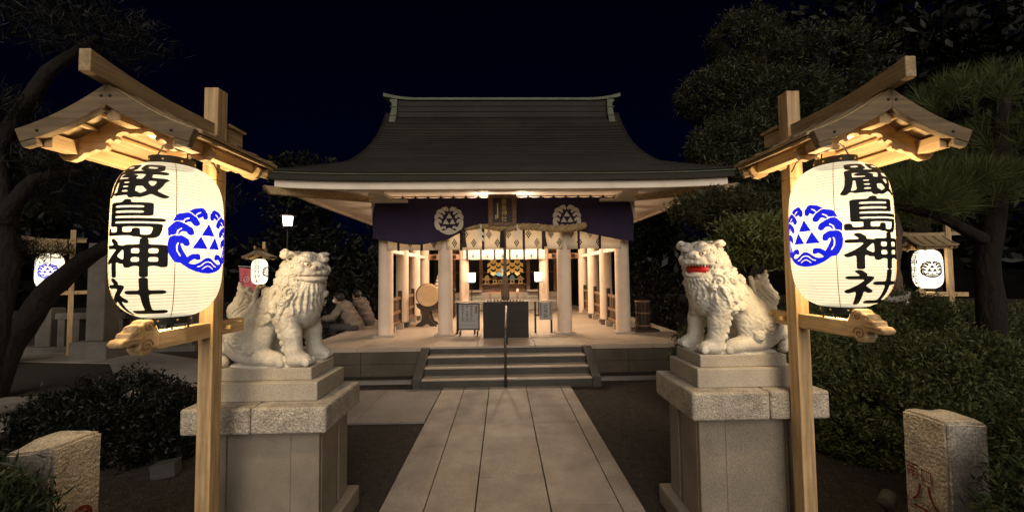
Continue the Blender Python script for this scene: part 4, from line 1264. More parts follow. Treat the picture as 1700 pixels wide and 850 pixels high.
    for q in range(-5, 6):
        P = []
        for k in range(9):
            v = k/8
            c = np.array(H((0.02, 0.0165*q, -0.178 if open_mouth else -0.125)))*(1-v)+np.array((0.03, 0.034*q+0.006*ns, 0.335))*v
            c[1] += 0.006*math.sin(v*7+q*1.3)
            dirn = np.array(RH @ Vector((1, 0.05*q, 0)))*(1-v)+np.array((1, 0.06*q, 0))*v
            P.append(S.surf(c, dirn, 0.35))
        strands.append(P)
    for P in strands:
        S.chain([tuple(p) for p in P], [0.010, 0.012, 0.0135, 0.0135, 0.013, 0.0125, 0.011, 0.009, 0.005], 0.0022)
    # mane curls framing the face and covering the back of the head and neck
    rows_ = ((0.42, 0.030, -62, 243, 22, 0.0), (0.02, 0.036, -75, 256, 25, 11.0), (-0.42, 0.040, -60, 241, 27, 0.0), (-1.0, 0.038, -40, 221, 37, 12.0))
    mc = H((-0.01, 0, -0.045)); todo = []
    for dx, r_, a0, a1, stp, ofs in rows_:
        a = a0
        while a <= a1:
            th = R(a+ofs)
            if not (dx > -0.2 and 58 < a+ofs < 122):
                dv = RH @ Vector((dx, math.cos(th), math.sin(th)*0.85))
                todo.append((S.surf(mc, tuple(dv)), r_*(1.0 if math.sin(th) < 0.75 else 0.85), dv, 1 if math.cos(th) > 0 else -1))
            a += stp
    for s in (-1, 1):
        for c0, d0, r_ in (((0.05, 0, 0.47), (0.55, s, -0.02), 0.052), ((0.05, 0, 0.47), (-0.15, s, 0.10), 0.046), ((0.02, 0, 0.45), (-0.75, s, 0.25), 0.042), ((0.06, 0, 0.40), (0.25, s, 0.06), 0.040)):
            todo.append((S.surf(c0, d0), r_, Vector(d0), s))
    for p, r_, dv, s in todo:
        n_ = np.array(dv)/np.linalg.norm(dv)
        S.curl(tuple(p-n_*r_*0.25), r_, dv, 0.006, s, 0.78, 0.34)
    # flowing locks over the shoulder
    for s in (-1, 1):
        lk = []
        for q in range(7):
            lk.append([tuple(S.surf((0.10-0.055*q-0.02*v, 0, 0.44-0.13*v+0.01*q), (0.25*(1-v), s, 0.12*math.sin(v*5+q)), 0.3)) for v in np.linspace(0, 1, 7)])
        for P in lk: S.chain(P, [0.012, 0.014, 0.0135, 0.0125, 0.011, 0.009, 0.004], 0.0025)
    # soft hair relief over the back and flanks
    def hair(X, Y, Z):
        return 0.0024*np.sin(X*120+2.2*np.sin(Z*70+Y*40))*np.sin(Z*95+1.6*np.sin(X*65)+Y*55)*np.clip((Z-0.05)/0.1, 0, 1)*np.clip((0.50-Z)/0.06, 0, 1)
    S.relief((0, 0, 0.35), (0.4, 0.26, 0.4), hair)
    # flat underside
    S.D[:, :, 0:2] = np.maximum(S.D[:, :, 0:2], 0.002)
    body = link(S.mesh(), 'stone_body', M['lion_stone'], t, smooth=True, fix=False)
    # painted features
    for s in (-1, 1):
        m = MB(); m.ball((0, 0, 0), (0.015, 0.027, 0.0145), 14)
        e = m.out('eye', M['tooth'], t, smooth=True)
        e.matrix_local = Matrix.Translation(H((0.111, 0.069*s, 0.021))) @ RH @ Matrix.Scale(HS, 4) @ Matrix.Rotation(R(36*s), 4, 'Z') @ Matrix.Rotation(R(22*s), 4, 'X')
        m = MB(); m.ball((0.0130, -0.005*s, 0.001), (0.004, 0.0075, 0.0078), 10); m.out('pupil', M['ink_dark'], e, smooth=True)
        m = MB(); ring = [(0.0085*(1-0.3*abs(math.cos(a))), 0.0300*math.cos(a), 0.0150*math.sin(a)) for a in np.linspace(0, 2*PI, 17)]
        m.tube(ring, 0.0024, 5, cap=False); m.out('eye_outline', M['pink_line'], e, smooth=True)
    if open_mouth:
        m = MB(); m.ball((0, 0, 0), (0.058, 0.094, 0.051), 18)
        o = m.out('mouth_lining', M['red'], t, smooth=True); o.matrix_local = Matrix.Translation(H((0.070, 0, -0.104))) @ RH @ Matrix.Scale(HS, 4)
        m = MB(); m.grid(lambda u, v: (0.06+0.058*u, (v-0.5)*0.105*math.sin(PI*(0.25+0.5*(1-u*0.6))), -0.132+0.012*math.sin(PI*u)-0.010*(2*v-1)**2), 10, 10)
        o = m.out('tongue', M['red'], t, smooth=True, solid=0.012); o.matrix_local = Matrix.Translation(hc) @ RH @ Matrix.Scale(HS, 4)
        up = [(0.085, 0.104, -0.068), (0.126, 0.077, -0.066), (0.150, 0.038, -0.060), (0.154, 0, -0.058)]; up = up+[(x, -y, z) for x, y, z in up[-2::-1]]
        lo_ = [(0.074, 0.102, -0.104), (0.106, 0.080, -0.137), (0.124, 0.038, -0.144), (0.128, 0, -0.144)]; lo_ = lo_+[(x, -y, z) for x, y, z in lo_[-2::-1]]
        def along(P, n):
            P = np.array(P); L = np.r_[0, np.cumsum(np.linalg.norm(np.diff(P, axis=0), axis=1))]
            return [tuple(np.interp(s_, L, P[:, k]) for k in range(3)) for s_ in np.linspace(0, L[-1], n)]
        for nm, P, dz, nn in (('upper_teeth', up, -1, 13), ('lower_teeth', lo_, 1, 12)):
            m = MB()
            for i, p in enumerate(along(P, nn)):
                big = 1.9 if i in (2, nn-3) else 1.0
                m.ball((p[0]-0.004, p[1], p[2]+dz*0.004), (0.006, 0.0075, 0.0085*big), 8)
            o = m.out(nm, M['tooth'], t, smooth=True); o.matrix_local = Matrix.Translation(hc) @ RH @ Matrix.Scale(HS, 4)
    else:
        m = MB(); m.tube([(x*1.0, y*0.985, lipz-0.014) for x, y, z in lip], 0.0026, 6)
        o = m.out('mouth_line', M['pink_line'], t, smooth=True); o.matrix_local = Matrix.Translation(hc) @ RH @ Matrix.Scale(HS, 4)
        m = MB()
        for s in (-1, 1): m.lathe([(0.008, 0.0), (0.006, 0.012), (0.001, 0.024)], (0.090, 0.1135*s, lipz-0.028), 8)
        o = m.out('fang', M['tooth'], t, smooth=True); o.matrix_local = Matrix.Translation(hc) @ RH @ Matrix.Scale(HS, 4)
        for s in (-1, 1):
            m = MB(); m.ball((0.1715, 0.026*s, 0.002), (0.005, 0.0080, 0.0055), 8)
            o = m.out('nostril', M['dull_red'], t, smooth=True); o.matrix_local = Matrix.Translation(hc) @ RH @ Matrix.Scale(HS, 4)
    return t

# ------------------------------------------------------------------ pedestals
def pedestal(label, x0, x1, y0, y1, z0, z1, joint, steps, inner):
    t = thing('statue_pedestal', label, 'pedestal', ((x0+x1)/2, (y0+y1)/2, 0))
    def o(m, n, b=0.004, mat='granite_dark', **k): return m.out(n, M[mat], t, world=True, bevel=b, **k)
    px0, px1, py0, py1 = x0+0.0, x1-0.0, y0+0.0, y1-0.0
    m = MB(); m.box(px0, px1, py0, py1, -0.01, 0.12); o(m, 'plinth', 0.012)
    i = 0.062
    m = MB(); m.box(x0+i+0.012, x1-i-0.012, y0+i+0.012, y1-i-0.012, 0.121, z0-0.001); o(m, 'core', 0.0)
    m = MB()
    w = x1-x0-2*i
    cuts = [0, 0.235, 0.76, 1.0]
    for k in range(3):
        a, b = x0+i+w*cuts[k], x0+i+w*cuts[k+1]
        dy = 0.0 if k != 1 else 0.008
        m.box(a+0.003, b-0.003, y0+i+dy, y0+i+0.03, 0.121, z0-0.001); m.box(a+0.003, b-0.003, y1-i-0.03, y1-i-dy, 0.121, z0-0.001)
    d = y1-y0-2*i
    for xs_ in ((x0+i, x0+i+0.03), (x1-i-0.03, x1-i)):
        m.box(xs_[0], xs_[1], y0+i+0.0305, y0+i+d*0.56, 0.121, z0-0.001); m.box(xs_[0], xs_[1], y0+i+d*0.66, y1-i-0.0305, 0.121, z0-0.001)
    o(m, 'shaft', 0.003, seg=1)
    for a, b in ((x0, joint-0.002), (joint+0.002, x1)):
        m = MB(); m.box(a, b, y0, y1, z0, z1); o(m, 'cap_stone', 0.014, 'granite_rough', seg=3)
    for k, (a, b, c, dd, e, f) in enumerate(steps):
        m = MB(); m.box(a, b, c, dd, e, f); o(m, 'step_stone', 0.006, 'granite')
    return t
pedestal('granite pedestal under the closed mouth lion, beside the left lantern post', -1.86, -1.03, 2.29, 2.83, 0.69, 0.84, -1.462, [(-1.80, -1.135, 2.405, 2.80, 0.8405, 0.953), (-1.757, -1.195, 2.455, 2.775, 0.9535, 1.028)], 1)
pedestal('granite pedestal under the open mouthed lion, beside the right lantern post', 1.08, 1.885, 2.22, 2.755, 0.74, 0.90, 1.535, [(1.160, 1.80, 2.31, 2.70, 0.9005, 1.013), (1.200, 1.735, 2.35, 2.675, 1.0135, 1.087)], -1)
guardian_lion('seated granite guardian lion with closed mouth, on the left pedestal', (-1.475, 2.62, 1.029), 0.0, 0.985, -31, False)
guardian_lion('seated granite guardian lion with open red mouth, on the right pedestal', (1.470, 2.515, 1.088), PI, 0.955, 36, True)

# ------------------------------------------------------------------ lantern stands
def lantern_stand(label, loc, rz=0.0, group=None):
    """post at the origin, roof and arm reaching toward -y"""
    t = thing('lantern_stand', label, 'lantern stand', loc, rz, group)
    def o(m, n, mat, b=0.003, **k): return m.out(n, M[mat], t, bevel=b, **k)
    h = 0.0375
    m = MB(); m.box(-h, h, -h, h, -0.02, 2.63); o(m, 'post', 'wood_z', 0.004)
    # lower arm with its cloud-carved end, passing through the post
    m = MB(); m.box(-0.026, 0.026, -0.36, -h-0.0005, 1.277, 1.356); m.box(-0.026, 0.026, h+0.0005, 0.225, 1.279, 1.354); m.outs('arm', M['wood_y'], t, bevel=0.003)
    prof = [(-0.36, 1.278), (-0.405, 1.282), (-0.425, 1.262), (-0.46, 1.262), (-0.485, 1.288), (-0.487, 1.312), (-0.525, 1.318), (-0.545, 1.310), (-0.585, 1.312), (-0.60, 1.330), (-0.575, 1.346), (-0.552, 1.346), (-0.548, 1.366), (-0.515, 1.374), (-0.505, 1.392), (-0.47, 1.398), (-0.455, 1.412), (-0.415, 1.416), (-0.385, 1.400), (-0.372, 1.372), (-0.36, 1.357)]
    cy_ = lambda y: -0.345+(y+0.36)*0.76
    prof = [(cy_(y), z) for y, z in prof]
    m = MB(); m.prism([(y, z) for y, z in prof], -0.030, 0.030, 'x'); c = o(m, 'carved_cloud', 'wood_y', 0.007)
    m = MB()
    for s in (-1, 1):
        for cy, cz, r0 in ((-0.408, 1.304, 0.030), (-0.400, 1.382, 0.022)):
            pts = [(0.0305*s, cy+r0*(1-0.86*q/22)*math.cos(q*0.42), cz+r0*(1-0.86*q/22)*math.sin(q*0.42)) for q in range(23)]
            m.tube(pts, 0.0022, 5)
        m.tube([(0.0305*s, y, z) for y, z in ((cy_(-0.46), 1.345), (cy_(-0.50), 1.335), (cy_(-0.545), 1.335), (cy_(-0.575), 1.33))], 0.0020, 5)
        m.tube([(0.0305*s, y, z) for y, z in ((cy_(-0.49), 1.375), (cy_(-0.50), 1.36), (cy_(-0.53), 1.352))], 0.0020, 5)
    m.outs('carved_line', M['brown_wood'], c, smooth=True)
    for z in (1.318,):
        m = MB(); m.box(-0.060, 0.060, 0.060, 0.078, z-0.010, z+0.010); m.tube([(-0.065, 0.15, z+0.022), (0.065, 0.15, z+0.022)], 0.005, 6); m.outs('wedge', M['wood_x'], t, bevel=0.002)
    # ridge beam (curving up at its ends), through the post
    def ridge_pts(z_, lift_):
        return [(y, z_+lift_*((y+0.26)/0.42)**2*(1 if y < -0.26 else 0.35)) for y in np.linspace(-0.67, 0.19, 18)]
    m = MB(); m.strip(ridge_pts(2.428, 0.046), ridge_pts(2.362, 0.022), -0.0225, 0.0225, 'x'); o(m, 'ridge_beam', 'wood_grey_y', 0.004)
    m = MB(); m.box(-0.038, 0.038, 0.055, 0.20, 2.452, 2.464); o(m, 'ridge_plate', 'wood_grey_y', 0.001)
    # curved roof boards, two layers, with battens on top
    ya, yb = -0.575, -0.055
    def slope(x, z0): return z0-0.75*abs(x)+0.62*x*x
    xs_ = np.linspace(0.0, 0.350, 15)
    for s in (-1, 1):
        for k, (lo_, hi_, dy, dx) in enumerate(((2.352, 2.366, 0.0, 0.0), (2.367, 2.381, 0.014, 0.016))):
            top = [(s*x*(1+dx*2.6), slope(x, hi_)) for x in xs_]; bot = [(s*x*(1+dx*2.6), slope(x, lo_)) for x in xs_]
            m = MB(); m.strip(top, bot, ya-dy+0.024, yb+dy, 'y'); o(m, 'roof_board', 'wood_grey_y', 0.0015, seg=1)
        for yk in np.linspace(ya+0.10, yb-0.02, 4):
            m = MB(); top = [(s*x*1.03, slope(x, 2.3895)) for x in xs_]; bot = [(s*x*1.03, slope(x, 2.3815)) for x in xs_]
            m.strip(top, bot, yk-0.012, yk+0.012, 'y'); o(m, 'roof_batten', 'wood_grey_x', 0.001, seg=1)
    # bargeboards front and back with bolts
    for y0, y1 in ((ya-0.012, ya+0.020), (yb-0.016, yb+0.012)):
        for s in (-1, 1):
            top = [(s*x, slope(x, 2.379)) for x in xs_]
            bot = [(s*x, slope(x, 2.379)-(0.088-0.030*(x/0.350))) for x in xs_[:-1]]+[(s*(0.350-0.022), slope(0.350, 2.379)-0.052)]
            bot[0] = (0.0, bot[0][1])
            m = MB(); m.strip(top, bot, y0, y1, 'y'); b = o(m, 'bargeboard', 'wood_grey_x', 0.002, seg=1)
            n_ = MB()
            for x in (0.017, 0.26):
                z = slope(x, 2.379)-0.040
                n_.ball((s*x, y0-0.001, z), (0.0065, 0.004, 0.0065), 8)
            n_.out('bolt', M['nail'], b, smooth=True)
        m = MB()
        for s in (-1, 1): m.prism([(s*0.332, slope(0.34, 2.379)-0.056), (s*0.318, slope(0.32, 2.379)-0.084), (s*0.268, slope(0.28, 2.379)-0.086), (s*0.268, slope(0.28, 2.379)-0.060)], y0+0.004, y1-0.004, 'y')
        m.outs('bargeboard_foot', M['wood_grey_x'], t, bevel=0.002, seg=1)
    # purlins
    m = MB(); m.box(-0.026, 0.026, ya+0.021, yb-0.017, 2.238, 2.329); o(m, 'ridge_purlin', 'wood_y', 0.002)
    for s in (-1, 1):
        xx = s*0.262
        m = MB(); m.box(xx-0.024, xx+0.024, ya+0.021, yb-0.017, 2.128, slope(0.286, 2.351)-0.001); o(m, 'side_purlin', 'wood_y', 0.002)
        m = MB()
        for q in range(2): m.box(s*(0.085+0.075*q)-0.009, s*(0.085+0.075*q)+0.009, ya+0.021, yb-0.017, slope(0.09+0.075*q, 2.351)-0.018, slope(0.095+0.075*q, 2.351)-0.003)
        m.outs('ceiling_batten', M['wood_y'], t, bevel=0.001, seg=1)
    # carved cross boards
    half = [(0.0, 2.222), (0.025, 2.217), (0.035, 2.226), (0.055, 2.228), (0.075, 2.222), (0.086, 2.208), (0.080, 2.196), (0.092, 2.186), (0.105, 2.196), (0.120, 2.192), (0.130, 2.178), (0.120, 2.166), (0.126, 2.154), (0.142, 2.148), (0.165, 2.152), (0.185, 2.140), (0.215, 2.135), (0.240, 2.112), (0.270, 2.100), (0.300, 2.106), (0.318, 2.124), (0.326, 2.146), (0.318, 2.160)]
    bx = half+[(0.290, slope(0.29, 2.350)-0.006), (0.236, slope(0.236, 2.350)-0.004), (0.15, slope(0.15, 2.350)-0.004), (0.05, slope(0.05, 2.350)-0.004), (0.0265, slope(0.0265, 2.350)-0.004), (0.0265, 2.2375), (0, 2.2375)]
    for yk in (-0.445, -0.115):
        V = [(x, z) for x, z in bx]; Vm = [(-x, z) for x, z in bx][::-1]
        m = MB(); m.prism([p for p in V if p[1] != 2.2375]+[(0.0265, 2.2375), (-0.0265, 2.2375)]+[p for p in Vm if p[1] != 2.2375][:-1], yk-0.012, yk+0.012, 'y')
        o(m, 'carved_board', 'wood_x', 0.0)
    # bracket between post and roof
    m = MB(); m.box(-0.022, 0.022, -0.0545, -h-0.0005, 2.20, 2.34); o(m, 'roof_bracket', 'wood_z', 0.002)
    m = MB(); m.box(-h-0.001, h+0.001, -h-0.001, h+0.001, 2.118, 2.121); m.out('saw_cut', M['brown_wood'], t)
    return t
stand0 = lantern_stand('pale timber lantern stand with gabled roof before the closed mouth lion', (-1.578, 2.135, 0), 0, 'timber lantern stands')
stand1 = dup(stand0, (1.680, 2.172, 0), 0, 'pale timber lantern stand with gabled roof before the open mouthed lion')

LR = 0.200
def lan_r(t_): return LR*max(0.02, (1-(0.975*abs(t_))**4.5))**0.40
def lantern(name, label, loc, rz, chars, crest_side, paper, ink, crest_mat, watts, group, ribs=50, csize=0.152, power_col=(1, 0.80, 0.53), back=True):
    """paper lantern hanging below a lantern stand; text faces local -y, crest faces +x or -x"""
    t = thing(name, label, 'paper lantern', loc, rz, group)
    zc, hh = 1.770, 0.352
    m = MB(); prof = []
    for i in range(ribs*2+1):
        q = -1+2*i/(ribs*2); prof.append((lan_r(q)*(1.0 if i % 2 else 0.988), zc+hh*q))
    m.lathe(prof, (0, 0, 0), 56, cap=False)
    m.out('paper', paper, t, smooth=True)
    for z0, z1, rt in ((zc+hh-0.004, zc+hh+0.032, lan_r(1)+0.004), (zc-hh-0.030, zc-hh+0.004, lan_r(1)+0.004)):
        m = MB(); m.lathe([(rt, z0), (rt, z1), (rt-0.006, z1), (rt-0.006, z0), (rt, z0)], (0, 0, 0), 40, cap=False); rg = m.out('rim', M['black'], t, smooth=False)
        n_ = MB()
        for k in range(8): a = 2*PI*k/8+0.3; n_.ball((rt*math.cos(a), rt*math.sin(a), (z0+z1)/2), 0.005, 6)
        n_.out('rivet', M['gold'], rg, smooth=True)
    m = MB()
    m.tube([(-0.07, 0, zc+hh+0.02), (-0.068, 0, zc+hh+0.06), (-0.045, 0, zc+hh+0.10), (0, 0, zc+hh+0.125), (0.045, 0, zc+hh+0.10), (0.068, 0, zc+hh+0.06), (0.07, 0, zc+hh+0.02)], 0.0035, 6)
    m.out('handle', M['iron'], t, smooth=True)
    m = MB()
    for a in (0.4, 1.3, 2.6, 3.6, 4.5, 5.6): m.tube([(0.075*math.cos(a), 0.075*math.sin(a), zc-hh-0.02), (0.075*math.cos(a), 0.075*math.sin(a), zc-hh-0.055)], 0.004, 6)
    m.outs('fitting', M['iron'], t)
    def wrap(ang, z, off=0.0022):
        q = (z-zc)/hh; r = lan_r(q)+off
        return (r*math.cos(ang), r*math.sin(ang), z)
    seam = MB()
    for a in (-PI/4, PI/4, 3*PI/4, -3*PI/4):
        seam.tube([wrap(a, zc+hh*q, 0.001) for q in np.linspace(-0.99, 0.99, 40)], 0.0014, 4)
    seam.outs('seam', M['straw'], t)
    hgt = 0.660/len(chars); top = zc+0.325
    m = MB()
    for k, ch in enumerate(chars):
        V, Fc = brush(ch, 0.031 if len(chars) == 4 else 0.018, 84 if watts > 20 else 48)
        cz = top-hgt*(k+0.5)
        for aa in (-PI/2,):
            wv = (1.33 if len(chars) == 4 else 0.92)
            m.add([wrap(aa+a*wv, cz+b*hgt*0.99) for a, b in V], Fc)
    m.out('lettering', ink, t, smooth=True)
    V, Fc = crest_poly(110, True)
    for k, aa in enumerate((R(-9), PI) if crest_side > 0 else (R(189), 0.0)):
        if k: continue
        m = MB(); m.add([wrap(aa+a*csize/LR, 1.762+b*csize*1.0) for a, b in V], Fc)
        m.out('crest', crest_mat, t, smooth=True)
    if watts:
        light('lamp_light', 'POINT', (0, 0, zc+0.03), watts, power_col, t, 0.045)
    return t
GL = 'lit paper lanterns'
lan_l = lantern('paper_lantern', 'large lit lantern left of the path, black lettering on its left, blue crest right', (-1.560, 1.845, 0.0), 0, '嚴島神社', 1, M['lantern_paper'], M['lantern_ink'], M['lantern_blue'], 102, GL)
lan_r_ = lantern('paper_lantern', 'large lit lantern right of the path, blue crest left, black lettering right', (1.680, 1.880, 0.0), 0, '嚴島神社', -1, M['lantern_paper'], M['lantern_ink'], M['lantern_blue'], 102, GL)
for t_, sgn in ((lan_l, 1), (lan_r_, -1)):
    x, y = t_.location.x, t_.location.y
    m = MB(); m.tube([(x, y, 2.242), (x, y, 2.256)], 0.003, 5); m.out('hanging_wire', M['iron'], t_, world=True)
    m = MB(); m.tube([(x, y+0.02, 2.25), (x+0.03*sgn, y+0.12, 2.235), (x+0.03*sgn, y+0.215, 2.20), (x+0.045*sgn, y+0.235, 2.15)], 0.0035, 6); m.out('power_cord', M['black'], t_, world=True, smooth=True)

# ------------------------------------------------------------------ inscribed corner posts
def stone_post(label, x0, x1, y0, y1, zt, seed):
    t = thing('stone_post', label, 'stone post', ((x0+x1)/2, (y0+y1)/2, 0))
    rr = random.Random(seed)
    bm = bmesh.new(); bmesh.ops.create_cube(bm, size=1.0)
    for v in bm.verts: v.co = Vector(((x0+x1)/2+v.co.x*(x1-x0), (y0+y1)/2+v.co.y*(y1-y0), zt/2+v.co.z*zt))
    bmesh.ops.bevel(bm, geom=list(bm.edges), offset=0.012, segments=2, affect='EDGES')
    bmesh.ops.subdivide_edges(bm, edges=[e for e in bm.edges if e.calc_length() > 0.03], cuts=5, use_grid_fill=True)
    bmesh.ops.subdivide_edges(bm, edges=[e for e in bm.edges if e.calc_length() > 0.05], cuts=3, use_grid_fill=True)
    from mathutils import noise
    for v in bm.verts:
        n = noise.noise(v.co*14+Vector((seed, 0, 0)))*0.003+noise.noise(v.co*45)*0.0025
        v.co += v.normal*n
        k = max(0, (v.co.z-(zt-0.12))/0.12)
        v.co.z -= k*0.022*max(0, noise.noise(Vector((v.co.x*9, v.co.y*9, seed*3.1)))+0.15)
    me = bpy.data.meshes.new('shaft'); bm.to_mesh(me); bm.free()
    me.transform(Matrix.Translation(-t.location))
    link(me, 'shaft', M['granite_rough'], t, autosmooth=40)
    return t
lpst = stone_post('rough granite post in the left foreground with a red oval mark', -2.10, -1.90, 1.70, 1.91, 0.885, 2)
rpst = stone_post('rough granite corner post in the near right foreground with red carved lettering', 2.045, 2.25, 1.77, 1.975, 0.885, 5)
m = MB()
for ch, y, z, s_, sx in (('南', 1.925, 0.600, 0.075, 0.75), ('口', 1.862, 0.592, 0.060, 0.8), ('八', 1.872, 0.500, 0.110, 1.15), ('玉', 1.872, 0.385, 0.110, 1.1), ('社', 1.872, 0.265, 0.11, 1.1)):
    V, T = glyph(ch); m.add([(2.0375, y-a*s_*sx, z+b*s_) for a, b in V], T)
m.out('lettering', M['dull_red'], rpst, world=True)
m = MB(); n_ = 36
F_s = np.linspace(-1.1, 1.1, 60); FX, FY = np.meshgrid(F_s, F_s)
Fo = 1-np.hypot(FX, FY)
for (ax_, ay, bx_, by) in ((-0.6, 0.5, 0.4, 0.62), (-0.8, 0.1, 0.7, 0.25), (-0.6, -0.35, 0.75, -0.2), (-0.2, 0.75, -0.3, -0.7), (0.3, 0.5, 0.2, -0.75)):
    l2 = (bx_-ax_)**2+(by-ay)**2; tq = np.clip(((FX-ax_)*(bx_-ax_)+(FY-ay)*(by-ay))/l2, 0, 1)
    Fo = np.minimum(Fo, np.hypot(FX-ax_-tq*(bx_-ax_), FY-ay-tq*(by-ay))-0.055)
V, Fc = marching(Fo, F_s[0], F_s[0], F_s[1]-F_s[0], F_s[1]-F_s[0])
m.add([(-1.8925, 1.815+a*0.052, 0.525+b*0.060) for a, b in V], Fc)
m.out('oval_mark', M['dull_red'], lpst, world=True)
# small floodlight can and a box in the dark planting
fl = thing('floodlight', 'small grey floodlight can on a stalk in the dark bed right of the path', 'floodlight', (2.30, 2.33, 0))
m = MB(); RTm = Matrix.Translation((2.30, 2.33, 0.215)) @ Matrix.Rotation(R(35), 4, 'Z') @ Matrix.Rotation(R(80), 4, 'Y')
m.lathe([(0.030, -0.055), (0.038, -0.05), (0.038, 0.05), (0.034, 0.055)], (0, 0, 0), 20, RTm); m.out('can', surf('dull can paint', (0.09, 0.085, 0.08), 0.5, 0.2, 20, 0.1), fl, world=True, autosmooth=40)
m = MB(); m.tube([(2.285, 2.33, -0.01), (2.285, 2.33, 0.12), (2.295, 2.33, 0.185)], 0.008, 8); m.out('stalk', M['iron'], fl, world=True)
jb = MB(); jb.box(-0.085, 0.085, -0.05, 0.05, 0.0, 0.10); jb.box(-0.09, 0.09, -0.055, 0.055, 0.101, 0.112)
o = jb.out('utility_box', surf('dull box paint', (0.055, 0.052, 0.05), 0.7, 0.2, 20, 0.1), None, bevel=0.004); o.location = (-2.75, 3.28, -0.012); o.rotation_euler = (0, R(-6), R(12))
tag(o, 'small grey box on the dark ground left of the left lantern post', 'box')
# ------------------------------------------------------------------ foliage
def quads_mesh(name, C, U, W):
    """leaf quads: centre C, half length vectors U, half width vectors W (n,3); tapered to a point"""
    n = len(C)
    V = np.stack([C-U, C+W-U*0.15, C+U, C-W-U*0.15], 1).reshape(-1, 3)
    me = bpy.data.meshes.new(name)
    me.vertices.add(n*4); me.vertices.foreach_set('co', V.astype(np.float32).ravel())
    me.loops.add(n*4); me.loops.foreach_set('vertex_index', np.arange(n*4, dtype=np.int32))
    me.polygons.add(n); me.polygons.foreach_set('loop_start', np.arange(0, n*4, 4, dtype=np.int32))
    me.update(calc_edges=True)
    return me
def unit(v): return v/(np.linalg.norm(v, axis=1, keepdims=True)+1e-9)
def leaves(name, pads, n, L, Wd, mat, parent, seed, out=0.6, shell=0.45, up=0.2, clump=0.0, world=True):
    """leaves spread through ellipsoid pads [(x,y,z,rx,ry,rz)]; denser near the skin, in clumps"""
    r = np.random.default_rng(seed)
    vol = np.array([(p[3]*p[4]*p[5])**(2/3) for p in pads]); cnt = np.maximum(20, (n*vol/vol.sum()).astype(int))
    Cs, Us, Ws = [], [], []
    for p, k in zip(pads, cnt):
        c = np.array(p[:3]); rad = np.array(p[3:6])
        nc = max(6, k//14) if clump else k
        d = unit(r.normal(size=(nc, 3)))
        rr_ = (shell+(1-shell)*r.random((nc, 1))**0.6)*(1+0.16*np.sin(d[:, :1]*7+c[0]*3)*np.sin(d[:, 1:2]*6+c[2])*np.cos(d[:, 2:3]*5+c[1]*2))
        pos = c+d*rad*rr_
        if clump:
            ii = r.integers(0, nc, k); pos = pos[ii]+r.normal(size=(k, 3))*clump; d = d[ii]
        dirn = unit(d*out+r.normal(size=(len(pos), 3))*0.7+np.array([0, 0, up]))
        side = unit(np.cross(dirn, r.normal(size=(len(pos), 3))))
        ln = L*(0.6+0.8*r.random((len(pos), 1)))/2
        Cs.append(pos); Us.append(dirn*ln); Ws.append(side*Wd*(0.7+0.6*r.random((len(pos), 1)))/2)
    C, U, W = np.concatenate(Cs), np.concatenate(Us), np.concatenate(Ws)
    if world and parent is not None: C = C-np.array(parent.location)
    me = quads_mesh(name, C, U, W)
    return link(me, name, mat, parent, fix=False)
def tufts(name, pts, n_needles, L, Wd, mat, parent, seed, spread=0.75):
    """pine needle brushes at pts [(x,y,z,dx,dy,dz)]"""
    r = np.random.default_rng(seed)
    P = np.array(pts); k = len(P)*n_needles
    base = np.repeat(P[:, :3], n_needles, 0); ax = unit(np.repeat(P[:, 3:6], n_needles, 0))
    base = base+ax*(r.random((k, 1))*0.10)
    dirn = unit(ax*1.0+r.normal(size=(k, 3))*spread)
    ln = L*(0.7+0.5*r.random((k, 1)))/2
    side = unit(np.cross(dirn, r.normal(size=(k, 3))))
    C = base+dirn*ln
    if parent is not None: C = C-np.array(parent.location)
    me = quads_mesh(name, C, dirn*ln, side*Wd/2)
    return link(me, name, mat, parent, fix=False)
def trunk(parent, pts, rad, mat, name='trunk', seed=0):
    rr = random.Random(seed); m = MB()
    P = []; Rr = []
    for i in range(len(pts)-1):
        for q in range(4):
            t = q/4; P.append(Vector(pts[i]).lerp(Vector(pts[i+1]), t)+Vector((rr.uniform(-1, 1), rr.uniform(-1, 1), 0))*rad[i]*0.12); Rr.append((rad[i]+(rad[i+1]-rad[i])*t)*rr.uniform(0.93, 1.07))
    P.append(Vector(pts[-1])); Rr.append(rad[-1])
    m.tube(P, Rr, 12, sec=lambda t: 1+0.06*math.sin(3*t+1)+0.04*math.sin(7*t))
    return m.out(name, mat, parent, world=True, smooth=True)

# right: tall cloud-pruned tree beside the hall
t = thing('cloud_pruned_tree', 'tall cloud pruned evergreen with rounded leaf pads right of the hall', 'tree', (5.0, 7.4, 0))
trunk(t, [(5.0, 7.4, -0.05), (4.9, 7.3, 1.4), (5.2, 7.4, 2.8), (5.0, 7.5, 4.2), (5.3, 7.5, 5.6), (5.3, 7.5, 6.6)], [0.20, 0.17, 0.15, 0.12, 0.08, 0.04], M['bark'])
trunk(t, [(5.1, 7.4, 2.6), (4.6, 7.2, 3.3), (4.3, 7.0, 3.7)], [0.09, 0.07, 0.04], M['bark'], 'limb', 1)
trunk(t, [(5.0, 7.35, 2.0), (4.2, 7.0, 2.3), (3.6, 6.6, 2.6)], [0.08, 0.06, 0.03], M['bark'], 'limb', 2)
trunk(t, [(5.1, 7.4, 4.6), (4.7, 7.6, 5.3), (4.4, 7.7, 5.7)], [0.07, 0.05, 0.03], M['bark'], 'limb', 3)
